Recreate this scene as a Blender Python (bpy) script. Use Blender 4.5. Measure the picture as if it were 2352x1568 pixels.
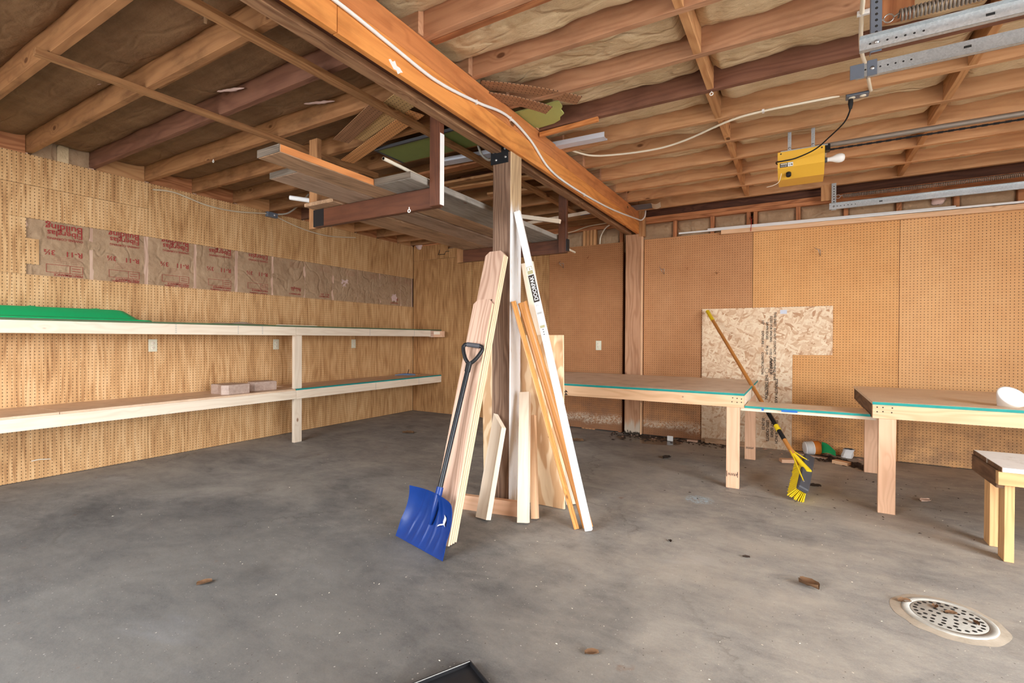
import bpy, bmesh, math, random
from mathutils import Vector, Matrix, noise
random.seed(7)
for o in list(bpy.data.objects): bpy.data.objects.remove(o)
SC = bpy.context.scene
COL = SC.collection
V = Vector

# ------------------------------------------------------------------ camera
cam_d = bpy.data.cameras.new('camera'); cam = bpy.data.objects.new('camera', cam_d); COL.objects.link(cam)
cam_d.sensor_fit = 'HORIZONTAL'; cam_d.sensor_width = 36.0
cam_d.lens = 1115.36 / 2352 * 36.0; cam_d.clip_start = 0.02
YAW, PITCH, ROLL = math.radians(30.5116), math.radians(-0.38746), math.radians(0.32616)
cam.matrix_world = (Matrix.Translation((0, 0, 1.118)) @ Matrix.Rotation(YAW, 4, 'Z')
                    @ Matrix.Rotation(math.pi / 2 + PITCH, 4, 'X') @ Matrix.Rotation(ROLL, 4, 'Z'))
SC.camera = cam

# ------------------------------------------------------------------ world, daylight, exposure
w = bpy.data.worlds.new('world'); SC.world = w; w.use_nodes = True
nt = w.node_tree; nt.nodes.clear()
bg = nt.nodes.new('ShaderNodeBackground'); wo = nt.nodes.new('ShaderNodeOutputWorld')
bg.inputs[0].default_value = (0.93, 0.97, 1.0, 1); bg.inputs[1].default_value = 9.0
nt.links.new(bg.outputs[0], wo.inputs[0])
sd = bpy.data.lights.new('sun', 'SUN'); sd.energy = 2.0; sd.angle = math.radians(3); sd.color = (1.0, 0.95, 0.88)
sun = bpy.data.objects.new('sun', sd); COL.objects.link(sun)
sun.rotation_euler = V((0.22, 0.55, -0.8)).to_track_quat('-Z', 'Y').to_euler()
def portal(name, loc, rot, sx, sy):
    d = bpy.data.lights.new(name, 'AREA'); d.shape = 'RECTANGLE'; d.size = sx; d.size_y = sy
    d.cycles.is_portal = True
    o = bpy.data.objects.new(name, d); COL.objects.link(o); o.location = loc; o.rotation_euler = rot
portal('door_portal', (3.34, 0.60, 1.22), (0, math.radians(90), 0), 2.44, 3.4)
portal('front_portal', (-2.5, -1.34, 1.45), (math.radians(90), 0, 0), 2.2, 1.5)  # unseen front opening, added to brighten the left wall
SC.view_settings.view_transform = 'Standard'; SC.view_settings.look = 'None'
SC.view_settings.gamma = 1.0; SC.view_settings.use_curve_mapping = False
SC.view_settings.exposure = 1.25
SC.cycles.diffuse_bounces = 5; SC.cycles.max_bounces = 7
SC.cycles.use_adaptive_sampling = True; SC.cycles.adaptive_threshold = 0.08; SC.cycles.glossy_bounces = 3
SC.cycles.sample_clamp_indirect = 8

# ------------------------------------------------------------------ node helpers
class NT:
    def __init__(s, name):
        s.m = bpy.data.materials.new(name); s.m.use_nodes = True; s.t = s.m.node_tree
        s.t.nodes.clear()
        s.out = s.t.nodes.new('ShaderNodeOutputMaterial'); s.b = s.t.nodes.new('ShaderNodeBsdfPrincipled')
        s.t.links.new(s.b.outputs[0], s.out.inputs[0])
        s.b.inputs['Specular IOR Level'].default_value = 0.3
    def n(s, typ, **kw):
        x = s.t.nodes.new('ShaderNode' + typ)
        for k, v in kw.items(): setattr(x, k, v)
        return x
    def l(s, a, b): s.t.links.new(a, b)
    def setin(s, inp, v):
        if hasattr(v, 'is_linked') or isinstance(v, bpy.types.NodeSocket): s.l(v, inp)
        else: inp.default_value = v
    def math(s, op, a, b=0.0, c=None):
        x = s.n('Math', operation=op); s.setin(x.inputs[0], a); s.setin(x.inputs[1], b)
        if c is not None: s.setin(x.inputs[2], c)
        return x.outputs[0]
    def vmath(s, op, a, b):
        x = s.n('VectorMath', operation=op); s.setin(x.inputs[0], a); s.setin(x.inputs[1], b); return x.outputs[0]
    def obj(s): return s.n('TexCoord').outputs['Object']
    def rnd(s): return s.n('ObjectInfo').outputs['Random']
    def scale(s, v, sc):
        x = s.n('Mapping'); s.setin(x.inputs['Vector'], v); x.inputs['Scale'].default_value = sc; return x.outputs[0]
    def noise(s, v, scale=1.0, detail=3.0, rough=0.55, dist=0.0):
        x = s.n('TexNoise'); s.setin(x.inputs['Vector'], v); x.inputs['Scale'].default_value = scale
        x.inputs['Detail'].default_value = detail; x.inputs['Roughness'].default_value = rough
        x.inputs['Distortion'].default_value = dist; return x.outputs['Fac']
    def vor(s, v, scale=1.0, feature='F1'):
        x = s.n('TexVoronoi', feature=feature); s.setin(x.inputs['Vector'], v); x.inputs['Scale'].default_value = scale
        return x
    def ramp(s, f, stops):
        x = s.n('ValToRGB'); s.setin(x.inputs[0], f); e = x.color_ramp.elements
        while len(e) < len(stops): e.new(0.5)
        for i, (p, c) in enumerate(stops):
            e[i].position = p; e[i].color = (*c, 1) if len(c) == 3 else c
        return x.outputs[0]
    def mix(s, f, a, b, blend='MIX'):
        x = s.n('Mix', data_type='RGBA', blend_type=blend); s.setin(x.inputs[0], f)
        for i, v in ((6, a), (7, b)):
            if isinstance(v, tuple) and len(v) == 3: v = (*v, 1)
            s.setin(x.inputs[i], v)
        return x.outputs[2]
    def sstep(s, v, a, b):
        x = s.n('MapRange', interpolation_type='SMOOTHSTEP'); s.setin(x.inputs[0], v)
        x.inputs[1].default_value = a; x.inputs[2].default_value = b; return x.outputs[0]
    def sep(s, v):
        x = s.n('SeparateXYZ'); s.l(v, x.inputs[0]); return x.outputs
    def comb(s, a, b, c):
        x = s.n('CombineXYZ'); s.setin(x.inputs[0], a); s.setin(x.inputs[1], b); s.setin(x.inputs[2], c); return x.outputs[0]
    def done(s, color, rough=0.7, bump=None, bs=0.2, bd=0.002, metal=0.0):
        s.setin(s.b.inputs['Base Color'], color if not (isinstance(color, tuple) and len(color) == 3) else (*color, 1))
        s.setin(s.b.inputs['Roughness'], rough); s.b.inputs['Metallic'].default_value = metal
        if bump is not None:
            x = s.n('Bump'); x.inputs['Strength'].default_value = bs; x.inputs['Distance'].default_value = bd
            s.l(bump, x.inputs['Height']); s.l(x.outputs[0], s.b.inputs['Normal'])
        return s.m

def plain(name, c, rough=0.5, metal=0.0, vary=0.0):
    k = NT(name)
    if vary:
        f = k.noise(k.obj(), 14, 4)
        col = k.mix(k.math('MULTIPLY', f, vary), c, tuple(x * 0.35 for x in c))
    else: col = c
    return k.done(col, rough, metal=metal)

def wood(name, light, dark, ring=9.0, contrast=0.7, knots=0.035, fibre=0.35, rough=0.72, grime=0.0, var=0.25, bump=0.25, kn=(0.10, 0.035, 0.012), foot=None):
    """grain runs along the piece's own X axis; every piece gets its own offset and tone"""
    k = NT(name); r = k.rnd()
    off = k.comb(k.math('MULTIPLY', r, 91.7), k.math('MULTIPLY', r, 53.1), k.math('MULTIPLY', r, 37.3))
    p = k.vmath('ADD', k.obj(), off)
    warp = k.noise(k.scale(p, (1.1, 7, 7)), 1.0, 2)
    x, y, z = k.sep(p)
    # knots first so that the rings bend round them
    kv = k.vor(k.scale(p, (4.0, 7.5, 7.5)), 1.0)
    kd = k.math('ADD', kv.outputs['Distance'], k.math('MULTIPLY', k.math('LESS_THAN', k.sep(kv.outputs['Color'])[0], 0.62), 5.0))
    near = k.math('MULTIPLY', k.sstep(kd, 0.38, 0.0), 1.6)
    ph = k.math('ADD', k.math('ADD', k.math('MULTIPLY', y, ring * 3.2), k.math('MULTIPLY', z, ring * 2.3)), k.math('ADD', k.math('MULTIPLY', warp, 7.0), near))
    s = k.math('MULTIPLY_ADD', k.math('SINE', k.math('MULTIPLY', ph, 6.283)), 0.5, 0.5)
    s = k.math('POWER', s, 1.6)
    fib = k.noise(k.scale(p, (5, 260, 260)), 1.0, 2)
    fine = k.noise(k.scale(p, (1.2, 40, 40)), 1.0, 3)
    f = k.math('ADD', k.math('MULTIPLY', s, contrast * 0.55), k.math('MULTIPLY', k.math('SUBTRACT', fine, 0.35), contrast))
    f = k.math('ADD', f, k.math('MULTIPLY', k.math('SUBTRACT', fib, 0.5), fibre))
    col = k.ramp(f, [(0.05, light), (0.85, dark)])
    if var:
        tone = k.math('MULTIPLY_ADD', r, var, 1.0 - var * 0.6)
        col = k.mix(1.0, col, k.comb(tone, tone, tone), 'MULTIPLY')
    if grime:
        g = k.sstep(k.noise(k.scale(p, (2.5, 6, 6)), 1.0, 5, 0.65), 0.45, 0.75)
        col = k.mix(k.math('MULTIPLY', g, grime), col, tuple(c * 0.25 for c in dark))
    if knots:
        kf = k.sstep(kd, knots * 4.6, knots * 2.6)
        col = k.mix(k.math('MULTIPLY', kf, 0.85), col, kn)
    if foot is not None:      # bleached, half rotten lower end
        xo, yo, zo = k.sep(k.obj()); e = k.math('ADD', xo, k.math('MULTIPLY', k.math('SUBTRACT', k.noise(k.scale(p, (2, 22, 22)), 1.0, 3), 0.5), 0.45))
        col = k.mix(k.math('MULTIPLY', k.sstep(e, foot + 0.17, foot + 0.05), 0.8), col, (0.56, 0.50, 0.41))
        e2 = k.math('ADD', xo, k.math('MULTIPLY', k.math('SUBTRACT', k.noise(p, 30, 3), 0.5), 0.10))
        col = k.mix(k.sstep(e2, foot + 0.035, foot + 0.015), col, (0.05, 0.035, 0.025))
    return k.done(col, rough, k.math('ADD', fib, k.math('MULTIPLY', s, 0.4)), bump, 0.0012)

MAT = {}
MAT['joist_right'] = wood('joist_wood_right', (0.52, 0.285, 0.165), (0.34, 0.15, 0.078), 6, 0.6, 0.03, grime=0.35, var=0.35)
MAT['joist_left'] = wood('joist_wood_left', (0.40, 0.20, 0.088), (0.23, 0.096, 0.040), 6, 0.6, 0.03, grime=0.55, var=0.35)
MAT['joist_warm_lit'] = wood('joist_wood_warm_lit', (0.62, 0.345, 0.175), (0.42, 0.19, 0.08), 6, 0.6, 0.035, grime=0.3, var=0.3)  # right joist wood again, the warmer light on the far ones put into colour
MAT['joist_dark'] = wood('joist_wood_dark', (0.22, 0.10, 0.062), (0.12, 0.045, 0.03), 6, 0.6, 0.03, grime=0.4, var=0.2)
MAT['plate'] = wood('plate_wood', (0.50, 0.21, 0.09), (0.24, 0.08, 0.03), 6, 0.9, 0.03, grime=0.3, var=0.2)
MAT['block'] = wood('blocking_wood', (0.58, 0.31, 0.14), (0.36, 0.15, 0.055), 6, 0.7, 0.03, grime=0.2, var=0.25)
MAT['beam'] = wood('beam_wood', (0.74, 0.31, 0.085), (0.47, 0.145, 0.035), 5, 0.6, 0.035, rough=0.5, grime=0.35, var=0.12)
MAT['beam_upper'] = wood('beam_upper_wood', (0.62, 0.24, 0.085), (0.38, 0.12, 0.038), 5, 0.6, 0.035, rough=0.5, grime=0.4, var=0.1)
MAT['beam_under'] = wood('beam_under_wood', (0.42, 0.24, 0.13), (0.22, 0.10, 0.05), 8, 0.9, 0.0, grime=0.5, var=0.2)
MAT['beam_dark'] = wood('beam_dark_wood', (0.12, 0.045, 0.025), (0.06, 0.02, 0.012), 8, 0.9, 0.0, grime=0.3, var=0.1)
MAT['dark_stain'] = wood('dark_stained_wood', (0.125, 0.045, 0.023), (0.06, 0.021, 0.012), 7, 0.6, 0.03, rough=0.45, grime=0.4, var=0.2)
MAT['rough_brown'] = wood('rough_plank_wood', (0.50, 0.31, 0.185), (0.20, 0.11, 0.06), 7, 0.6, 0.0, 1.1, grime=0.5, var=0.2, bump=0.8)
MAT['rough_grey'] = wood('grey_plank_wood', (0.31, 0.28, 0.245), (0.13, 0.11, 0.09), 6, 0.55, 0.02, 1.0, grime=0.45, var=0.15, bump=0.8)
MAT['grey_brown'] = wood('grey_brown_plank_wood', (0.42, 0.29, 0.21), (0.20, 0.125, 0.08), 6, 0.55, 0.02, 0.8, grime=0.4, var=0.15, bump=0.6)
MAT['rough_end'] = wood('furry_end_grain', (0.17, 0.135, 0.105), (0.045, 0.033, 0.025), 4, 0.8, 0.0, 1.2, 0.95, var=0.1, bump=1.0)
MAT['orange_edge'] = wood('orange_plank_edge', (0.66, 0.27, 0.09), (0.42, 0.14, 0.04), 10, 0.8, 0.0, var=0.05)
MAT['pine'] = wood('new_pine', (0.81, 0.69, 0.55), (0.67, 0.52, 0.38), 5, 0.5, 0.022, 0.15, rough=0.6, var=0.1, kn=(0.25, 0.11, 0.05))
MAT['fir'] = wood('new_fir', (0.78, 0.51, 0.31), (0.60, 0.34, 0.18), 7, 0.65, 0.025, 0.2, rough=0.6, var=0.12, kn=(0.22, 0.08, 0.03))
MAT['fir_pink'] = wood('pink_fir', (0.74, 0.46, 0.30), (0.58, 0.32, 0.19), 7, 0.6, 0.025, 0.2, rough=0.62, var=0.1, kn=(0.22, 0.08, 0.03))
MAT['cedar'] = wood('cedar_picket', (0.64, 0.44, 0.335), (0.42, 0.25, 0.175), 9, 0.95, 0.03, 0.25, rough=0.7, var=0.14, kn=(0.20, 0.08, 0.04))
MAT['cedar_edge'] = wood('cedar_edge', (0.84, 0.68, 0.46), (0.70, 0.50, 0.30), 12, 0.5, 0.0, 0.2, var=0.1)
MAT['stain'] = wood('stained_casing', (0.62, 0.29, 0.09), (0.42, 0.17, 0.045), 8, 0.6, 0.02, rough=0.32, var=0.12)
MAT['column'] = wood('column_wood', (0.56, 0.31, 0.18), (0.36, 0.17, 0.085), 5, 0.8, 0.075, grime=0.2, var=0.05, kn=(0.13, 0.04, 0.025), foot=-1.16)
MAT['bench_old'] = wood('old_bench_wood', (0.68, 0.41, 0.19), (0.48, 0.25, 0.10), 8, 0.7, 0.02, rough=0.5, var=0.1)
MAT['bench_dark'] = wood('old_bench_end_wood', (0.22, 0.12, 0.065), (0.10, 0.05, 0.03), 10, 0.8, 0.02, grime=0.5, var=0.1)
MAT['strip'] = wood('strip_wood', (0.46, 0.24, 0.105), (0.26, 0.11, 0.045), 9, 0.8, 0.04, grime=0.5, var=0.15)
MAT['plastic_green'] = plain('green_plastic', (0.012, 0.36, 0.12), 0.33)
MAT['plastic_blue'] = plain('blue_plastic', (0.007, 0.045, 0.25), 0.36, vary=0.6)
MAT['black'] = plain('black_plastic', (0.014, 0.014, 0.016), 0.4)
MAT['black_metal'] = plain('black_metal', (0.02, 0.022, 0.026), 0.35, 0.3)
MAT['white'] = plain('white_paint', (0.80, 0.80, 0.80), 0.45, vary=0.08)
MAT['white_gloss'] = plain('white_gloss', (0.86, 0.86, 0.85), 0.25)
MAT['cream'] = plain('cream_plastic', (0.78, 0.71, 0.58), 0.45)
MAT['outlet'] = plain('ivory_plate', (0.66, 0.64, 0.50), 0.4)
MAT['dark_slot'] = plain('dark_slot', (0.02, 0.02, 0.02), 0.6)
MAT['yellow'] = plain('yellow_enamel', (0.80, 0.46, 0.055), 0.35)
MAT['yellow_plastic'] = plain('yellow_plastic', (0.80, 0.58, 0.02), 0.4)
MAT['orange_handle'] = plain('varnished_handle', (0.55, 0.23, 0.06), 0.28, vary=0.3)
MAT['teal'] = plain('teal_edge_paint', (0.02, 0.33, 0.30), 0.6, vary=0.6)
MAT['green_edge'] = plain('green_edge_paint', (0.11, 0.16, 0.08), 0.7, vary=0.7)
MAT['blue_paint'] = plain('blue_paint', (0.02, 0.14, 0.45), 0.5)
MAT['red_ink'] = plain('red_print', (0.30, 0.035, 0.03), 0.8)
MAT['black_ink'] = plain('black_print', (0.04, 0.03, 0.025), 0.8)
MAT['grey_ink'] = plain('grey_print', (0.35, 0.35, 0.34), 0.8)
MAT['lavender'] = plain('white_channel', (0.62, 0.66, 0.76), 0.4)
MAT['rubber'] = plain('dark_grey_rubber', (0.075, 0.075, 0.085), 0.55, vary=0.3)
MAT['grey_wire'] = plain('grey_cable', (0.36, 0.33, 0.29), 0.5)
MAT['tan_wire'] = plain('tan_cable', (0.60, 0.50, 0.36), 0.5)
MAT['pink'] = plain('pink_glass_wool', (0.64, 0.46, 0.42), 0.95, vary=0.3)
MAT['steel'] = plain('bright_steel', (0.55, 0.55, 0.56), 0.35, 0.9)
MAT['spring'] = plain('spring_steel', (0.30, 0.265, 0.235), 0.5, 0.5)
MAT['olive'] = plain('olive_sheet', (0.50, 0.54, 0.19), 0.6, vary=0.2)
MAT['green_board'] = plain('green_board_face', (0.22, 0.28, 0.09), 0.6, vary=0.25)
MAT['red'] = plain('red_string', (0.42, 0.03, 0.02), 0.6)
MAT['leaf'] = plain('dry_leaf', (0.19, 0.10, 0.05), 0.9, vary=0.6)
MAT['leaf_dark'] = plain('dark_debris', (0.055, 0.035, 0.025), 0.9, vary=0.6)
MAT['blue_grey'] = plain('blue_grey_metal', (0.19, 0.23, 0.30), 0.45, 0.5)
MAT['clear'] = None

def mk_galv():
    k = NT('galvanised'); v = k.vor(k.obj(), 160).outputs['Color']; s = k.sep(v)[0]
    n = k.noise(k.obj(), 9, 3)
    col = k.ramp(k.math('MULTIPLY_ADD', s, 0.4, k.math('MULTIPLY', n, 0.6)), [(0.1, (0.42, 0.47, 0.51)), (0.9, (0.66, 0.71, 0.75))])
    return k.done(col, 0.42, metal=0.65)
MAT['galv'] = mk_galv()

def hole_mask(k, u, v, r=0.0033, off=(0.0127, 0.0127)):
    P = 0.0254
    a = k.math('SUBTRACT', k.math('FRACT', k.math('DIVIDE', k.math('ADD', u, off[0]), P)), 0.5)
    b = k.math('SUBTRACT', k.math('FRACT', k.math('DIVIDE', k.math('ADD', v, off[1]), P)), 0.5)
    d = k.math('MULTIPLY', k.math('SQRT', k.math('ADD', k.math('MULTIPLY', a, a), k.math('MULTIPLY', b, b))), P)
    return k.sstep(d, r * 1.15, r * 0.8)

def peg_grain(name, c0, c1, c2):
    k = NT(name); g = k.n('NewGeometry').outputs['Position']
    o = k.obj(); x, y, z = k.sep(o)
    # printed plain-sawn figure: vertical streaks that flame into cathedrals
    q = k.comb(k.math('MULTIPLY', x, 1.0), 0.0, k.math('MULTIPLY', z, 0.16))
    q = k.vmath('ADD', q, k.comb(k.math('MULTIPLY', k.rnd(), 31.0), 0.0, 0.0))
    warp = k.noise(q, 5.0, 3, 0.5)
    ph = k.math('ADD', k.math('MULTIPLY', x, 9.0), k.math('MULTIPLY', warp, 8.0))
    s = k.math('MULTIPLY_ADD', k.math('SINE', k.math('MULTIPLY', ph, 6.283)), 0.5, 0.5)
    st = k.noise(k.scale(q, (60, 1, 22)), 1.0, 3)
    blot = k.noise(k.scale(o, (6, 1, 2.2)), 1.0, 4)
    broad = k.noise(k.scale(q, (9, 1, 3)), 1.0, 2)
    f = k.math('ADD', k.math('MULTIPLY', s, 0.10), k.math('ADD', k.math('MULTIPLY', st, 0.55), k.math('ADD', k.math('MULTIPLY', blot, 0.34), k.math('MULTIPLY', broad, 0.30))))
    col = k.ramp(f, [(0.46, c0), (0.65, c1), (0.86, c2)])
    h = hole_mask(k, x, z)
    col = k.mix(h, col, (0.03, 0.014, 0.006))
    return k.done(col, 0.62, k.math('SUBTRACT', 1.0, h), 0.5, 0.003)
MAT['peg_left'] = peg_grain('printed_pegboard', (0.69, 0.45, 0.235), (0.55, 0.32, 0.142), (0.31, 0.145, 0.052))
MAT['peg_shaded'] = peg_grain('printed_pegboard_shaded', (0.55, 0.32, 0.14), (0.40, 0.205, 0.08), (0.20, 0.085, 0.03))  # same board as the left wall, with the corner's shade put into its colour

def peg_hard(name, c0, c1, damage):
    k = NT(name); o = k.obj(); x, y, z = k.sep(o)
    n = k.noise(o, 3.0, 5, 0.6); n2 = k.noise(o, 22.0, 4, 0.6)
    f = k.math('ADD', k.math('MULTIPLY', n, 0.75), k.math('MULTIPLY', n2, 0.3))
    col = k.ramp(f, [(0.36, c0), (0.7, c1)])
    st = k.sstep(k.noise(k.vmath('ADD', o, (5.0, 0, 2.0)), 34.0, 3, 0.7), 0.66, 0.78)
    col = k.mix(k.math('MULTIPLY', st, 0.55), col, tuple(c * 0.45 for c in c1))
    # splashed dirt low down
    low = k.math('MULTIPLY', k.sstep(z, 0.75, 0.05), k.sstep(k.noise(o, 6.0, 5, 0.65), 0.35, 0.7))
    col = k.mix(k.math('MULTIPLY', low, 0.55), col, (0.17, 0.115, 0.085))
    h = hole_mask(k, x, z)
    col = k.mix(h, col, (0.035, 0.014, 0.006))
    if damage:
        zz = k.math('ADD', z, k.math('MULTIPLY', k.math('SUBTRACT', k.noise(k.scale(o, (3, 1, 6)), 1.0, 5, 0.6), 0.5), 0.16))
        wet = k.sstep(zz, 0.13, 0.10)
        salt = k.math('MULTIPLY', k.sstep(zz, 0.07, 0.115), k.sstep(zz, 0.20, 0.135))
        salt = k.math('MULTIPLY', salt, k.sstep(k.noise(o, 55, 3, 0.7), 0.38, 0.62))
        col = k.mix(k.math('MULTIPLY', wet, 0.7), col, (0.23, 0.105, 0.05))
        col = k.mix(k.math('MULTIPLY', salt, 0.75), col, (0.62, 0.52, 0.40))
    return k.done(col, 0.66, k.math('SUBTRACT', k.math('MULTIPLY', n2, 0.1), h), 0.5, 0.003)
MAT['peg_brown'] = peg_hard('brown_hardboard', (0.43, 0.20, 0.083), (0.35, 0.15, 0.06), True)
MAT['peg_tan'] = peg_hard('tan_hardboard', (0.55, 0.28, 0.13), (0.46, 0.215, 0.09), True)
MAT['peg_orange'] = peg_hard('orange_hardboard', (0.72, 0.39, 0.155), (0.63, 0.31, 0.11), False)
MAT['peg_light'] = peg_hard('light_orange_hardboard', (0.74, 0.43, 0.195), (0.66, 0.35, 0.145), False)

def kraft(name, c0, c1, wr=1.0):
    k = NT(name); r = k.rnd()
    p = k.vmath('ADD', k.obj(), k.comb(k.math('MULTIPLY', r, 17.0), k.math('MULTIPLY', r, 29.0), 0.0))
    n = k.noise(p, 5, 4, 0.55, 0.2); s = k.noise(k.scale(p, (2, 30, 30)), 1.0, 3); fi = k.noise(p, 120, 3, 0.7)
    f = k.math('ADD', k.math('MULTIPLY', n, 0.55), k.math('ADD', k.math('MULTIPLY', s, 0.35), k.math('MULTIPLY', fi, 0.25)))
    col = k.ramp(f, [(0.35, c0), (0.8, c1)])
    r1 = k.math('ABSOLUTE', k.math('SUBTRACT', k.noise(k.scale(p, (0.9, 2.2, 1.6)), 2.2, 2, 0.45, 0.3), 0.5))
    cre = k.noise(k.scale(p, (1.0, 1.7, 1.4)), 13.0, 4, 0.6, 0.25)
    bump = k.math('ADD', k.math('MULTIPLY', n, 0.6), k.math('ADD', k.math('MULTIPLY', k.sstep(r1, 0.0, 0.05), 0.35), k.math('MULTIPLY', cre, 0.55)))
    return k.done(col, 0.78, bump, min(1.0, 0.9 * wr), 0.026)
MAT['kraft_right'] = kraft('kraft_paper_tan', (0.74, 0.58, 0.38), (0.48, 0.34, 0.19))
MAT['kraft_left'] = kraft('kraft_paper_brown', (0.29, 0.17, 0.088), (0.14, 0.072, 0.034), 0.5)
MAT['kraft_wall'] = kraft('kraft_paper_wall', (0.44, 0.30, 0.185), (0.27, 0.165, 0.095), 0.6)

def mk_floor():
    k = NT('concrete'); p = k.n('NewGeometry').outputs['Position']
    big = k.noise(p, 0.75, 5, 0.62, 0.8); mid = k.noise(k.scale(p, (1.0, 1.6, 1)), 3.2, 6, 0.65, 0.7); fine = k.noise(p, 60, 5, 0.7)
    f = k.math('ADD', k.math('MULTIPLY', big, 0.55), k.math('ADD', k.math('MULTIPLY', mid, 0.42), k.math('MULTIPLY', fine, 0.12)))
    med = k.noise(k.scale(p, (1.0, 1.8, 1)), 11.0, 6, 0.72, 0.3)
    f = k.math('ADD', f, k.math('MULTIPLY', k.math('SUBTRACT', med, 0.5), 0.26))
    f = k.math('ADD', f, k.math('MULTIPLY', k.math('SUBTRACT', k.noise(p, 160, 3, 0.8), 0.5), 0.22))
    x, y, z = k.sep(p)
    col = k.ramp(f, [(0.38, (0.22, 0.21, 0.20)), (0.51, (0.37, 0.348, 0.32)), (0.62, (0.48, 0.448, 0.40)), (0.78, (0.60, 0.56, 0.50))])
    # greyer towards the left bay, browner and paler on the right
    side = k.sstep(x, -2.6, 0.2)
    col = k.mix(k.math('MULTIPLY', k.math('SUBTRACT', 1.0, side), 0.45), col, k.mix(1.0, col, (0.78, 0.84, 0.90), 'MULTIPLY'))
    pale_side = k.math('MULTIPLY', side, k.sstep(k.noise(p, 1.6, 4, 0.6), 0.42, 0.68))
    col = k.mix(k.math('MULTIPLY', pale_side, 0.40), col, (0.62, 0.545, 0.45))
    # dark oily blotches
    oil = k.sstep(k.noise(k.vmath('ADD', p, (13.0, 4.0, 0)), 1.5, 5, 0.66, 0.5), 0.56, 0.74)
    col = k.mix(k.math('MULTIPLY', oil, 0.5), col, (0.20, 0.18, 0.16))
    # pale bluish wash marks
    wash = k.sstep(k.noise(k.vmath('ADD', k.scale(p, (0.6, 1.3, 1)), (3.0, 9.0, 0)), 1.4, 4, 0.6, 0.6), 0.60, 0.78)
    col = k.mix(k.math('MULTIPLY', wash, 0.45), col, (0.62, 0.625, 0.63))
    # near left bay: dirt stain, also colour darkened to tone down the bright daylight
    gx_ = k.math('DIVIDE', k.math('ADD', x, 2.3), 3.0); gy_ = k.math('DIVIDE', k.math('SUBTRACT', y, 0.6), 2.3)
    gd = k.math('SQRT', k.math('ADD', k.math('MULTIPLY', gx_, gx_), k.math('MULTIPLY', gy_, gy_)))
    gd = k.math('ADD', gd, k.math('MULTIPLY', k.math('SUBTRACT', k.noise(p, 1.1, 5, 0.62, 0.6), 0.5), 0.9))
    stain_dim = k.sstep(gd, 1.15, 0.35)
    col = k.mix(k.math('MULTIPLY', stain_dim, 0.9), col, k.mix(1.0, col, (0.40, 0.415, 0.44), 'MULTIPLY'))
    col = k.mix(1.0, col, (0.80, 0.79, 0.78), 'MULTIPLY')
    # white specks
    sp = k.vor(p, 26.0); spk = k.math('MULTIPLY', k.sstep(sp.outputs['Distance'], 0.10, 0.05), k.math('GREATER_THAN', k.sep(sp.outputs['Color'])[0], 0.62))
    col = k.mix(k.math('MULTIPLY', spk, 0.5), col, (0.62, 0.58, 0.52))
    sp2 = k.vor(p, 60.0); spk2 = k.math('MULTIPLY', k.sstep(sp2.outputs['Distance'], 0.14, 0.07), k.math('GREATER_THAN', k.sep(sp2.outputs['Color'])[1], 0.72))
    col = k.mix(k.math('MULTIPLY', spk2, 0.6), col, (0.55, 0.50, 0.43))
    sp3 = k.vor(p, 34.0); spk3 = k.math('MULTIPLY', k.sstep(sp3.outputs['Distance'], 0.11, 0.05), k.math('GREATER_THAN', k.sep(sp3.outputs['Color'])[2], 0.85))
    col = k.mix(k.math('MULTIPLY', spk3, 0.8), col, (0.06, 0.045, 0.035))
    # hairline cracks
    cr = k.vor(k.vmath('ADD', p, k.vmath('MULTIPLY', k.comb(mid, big, 0.0), (0.5, 0.5, 0))), 0.42, 'DISTANCE_TO_EDGE').outputs['Distance']
    crm = k.math('MULTIPLY', k.sstep(cr, 0.006, 0.001), k.sstep(k.noise(p, 0.9, 2), 0.45, 0.6))
    col = k.mix(k.math('MULTIPLY', crm, 0.35), col, (0.07, 0.06, 0.05))
    # blue chalk smear and a damp stain by the wall column
    def blob(cx, cy, rx, ry, nz):
        dx = k.math('DIVIDE', k.math('SUBTRACT', x, cx), rx); dy = k.math('DIVIDE', k.math('SUBTRACT', y, cy), ry)
        r = k.math('SQRT', k.math('ADD', k.math('MULTIPLY', dx, dx), k.math('MULTIPLY', dy, dy)))
        return k.math('ADD', r, k.math('MULTIPLY', k.math('SUBTRACT', k.noise(p, 9, 5, 0.7), 0.5), nz))
    ch = k.math('MULTIPLY', k.sstep(blob(-0.59, 3.58, 0.12, 0.10, 1.2), 1.0, 0.55), k.sstep(k.noise(p, 40, 3, 0.7), 0.40, 0.6))
    col = k.mix(k.math('MULTIPLY', ch, 0.8), col, (0.40, 0.52, 0.60))
    dp = k.sstep(blob(-1.42, 5.42, 0.38, 0.26, 0.35), 1.02, 0.9)
    col = k.mix(k.math('MULTIPLY', dp, 0.8), col, (0.055, 0.036, 0.022))
    rust = k.math('MULTIPLY', k.sstep(k.noise(k.vmath('ADD', p, (2.0, 6.0, 0)), 7.0, 3), 0.70, 0.78), 0.5)
    col = k.mix(rust, col, (0.20, 0.10, 0.055))
    rough = k.math('SUBTRACT', 0.72, k.math('MULTIPLY', dp, 0.45))
    rough = k.math('SUBTRACT', rough, k.math('MULTIPLY', k.sstep(big, 0.4, 0.65), 0.14))
    return k.done(col, rough, k.math('ADD', fine, k.math('MULTIPLY', mid, 1.5)), 0.22, 0.004)
MAT['floor'] = mk_floor()

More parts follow.
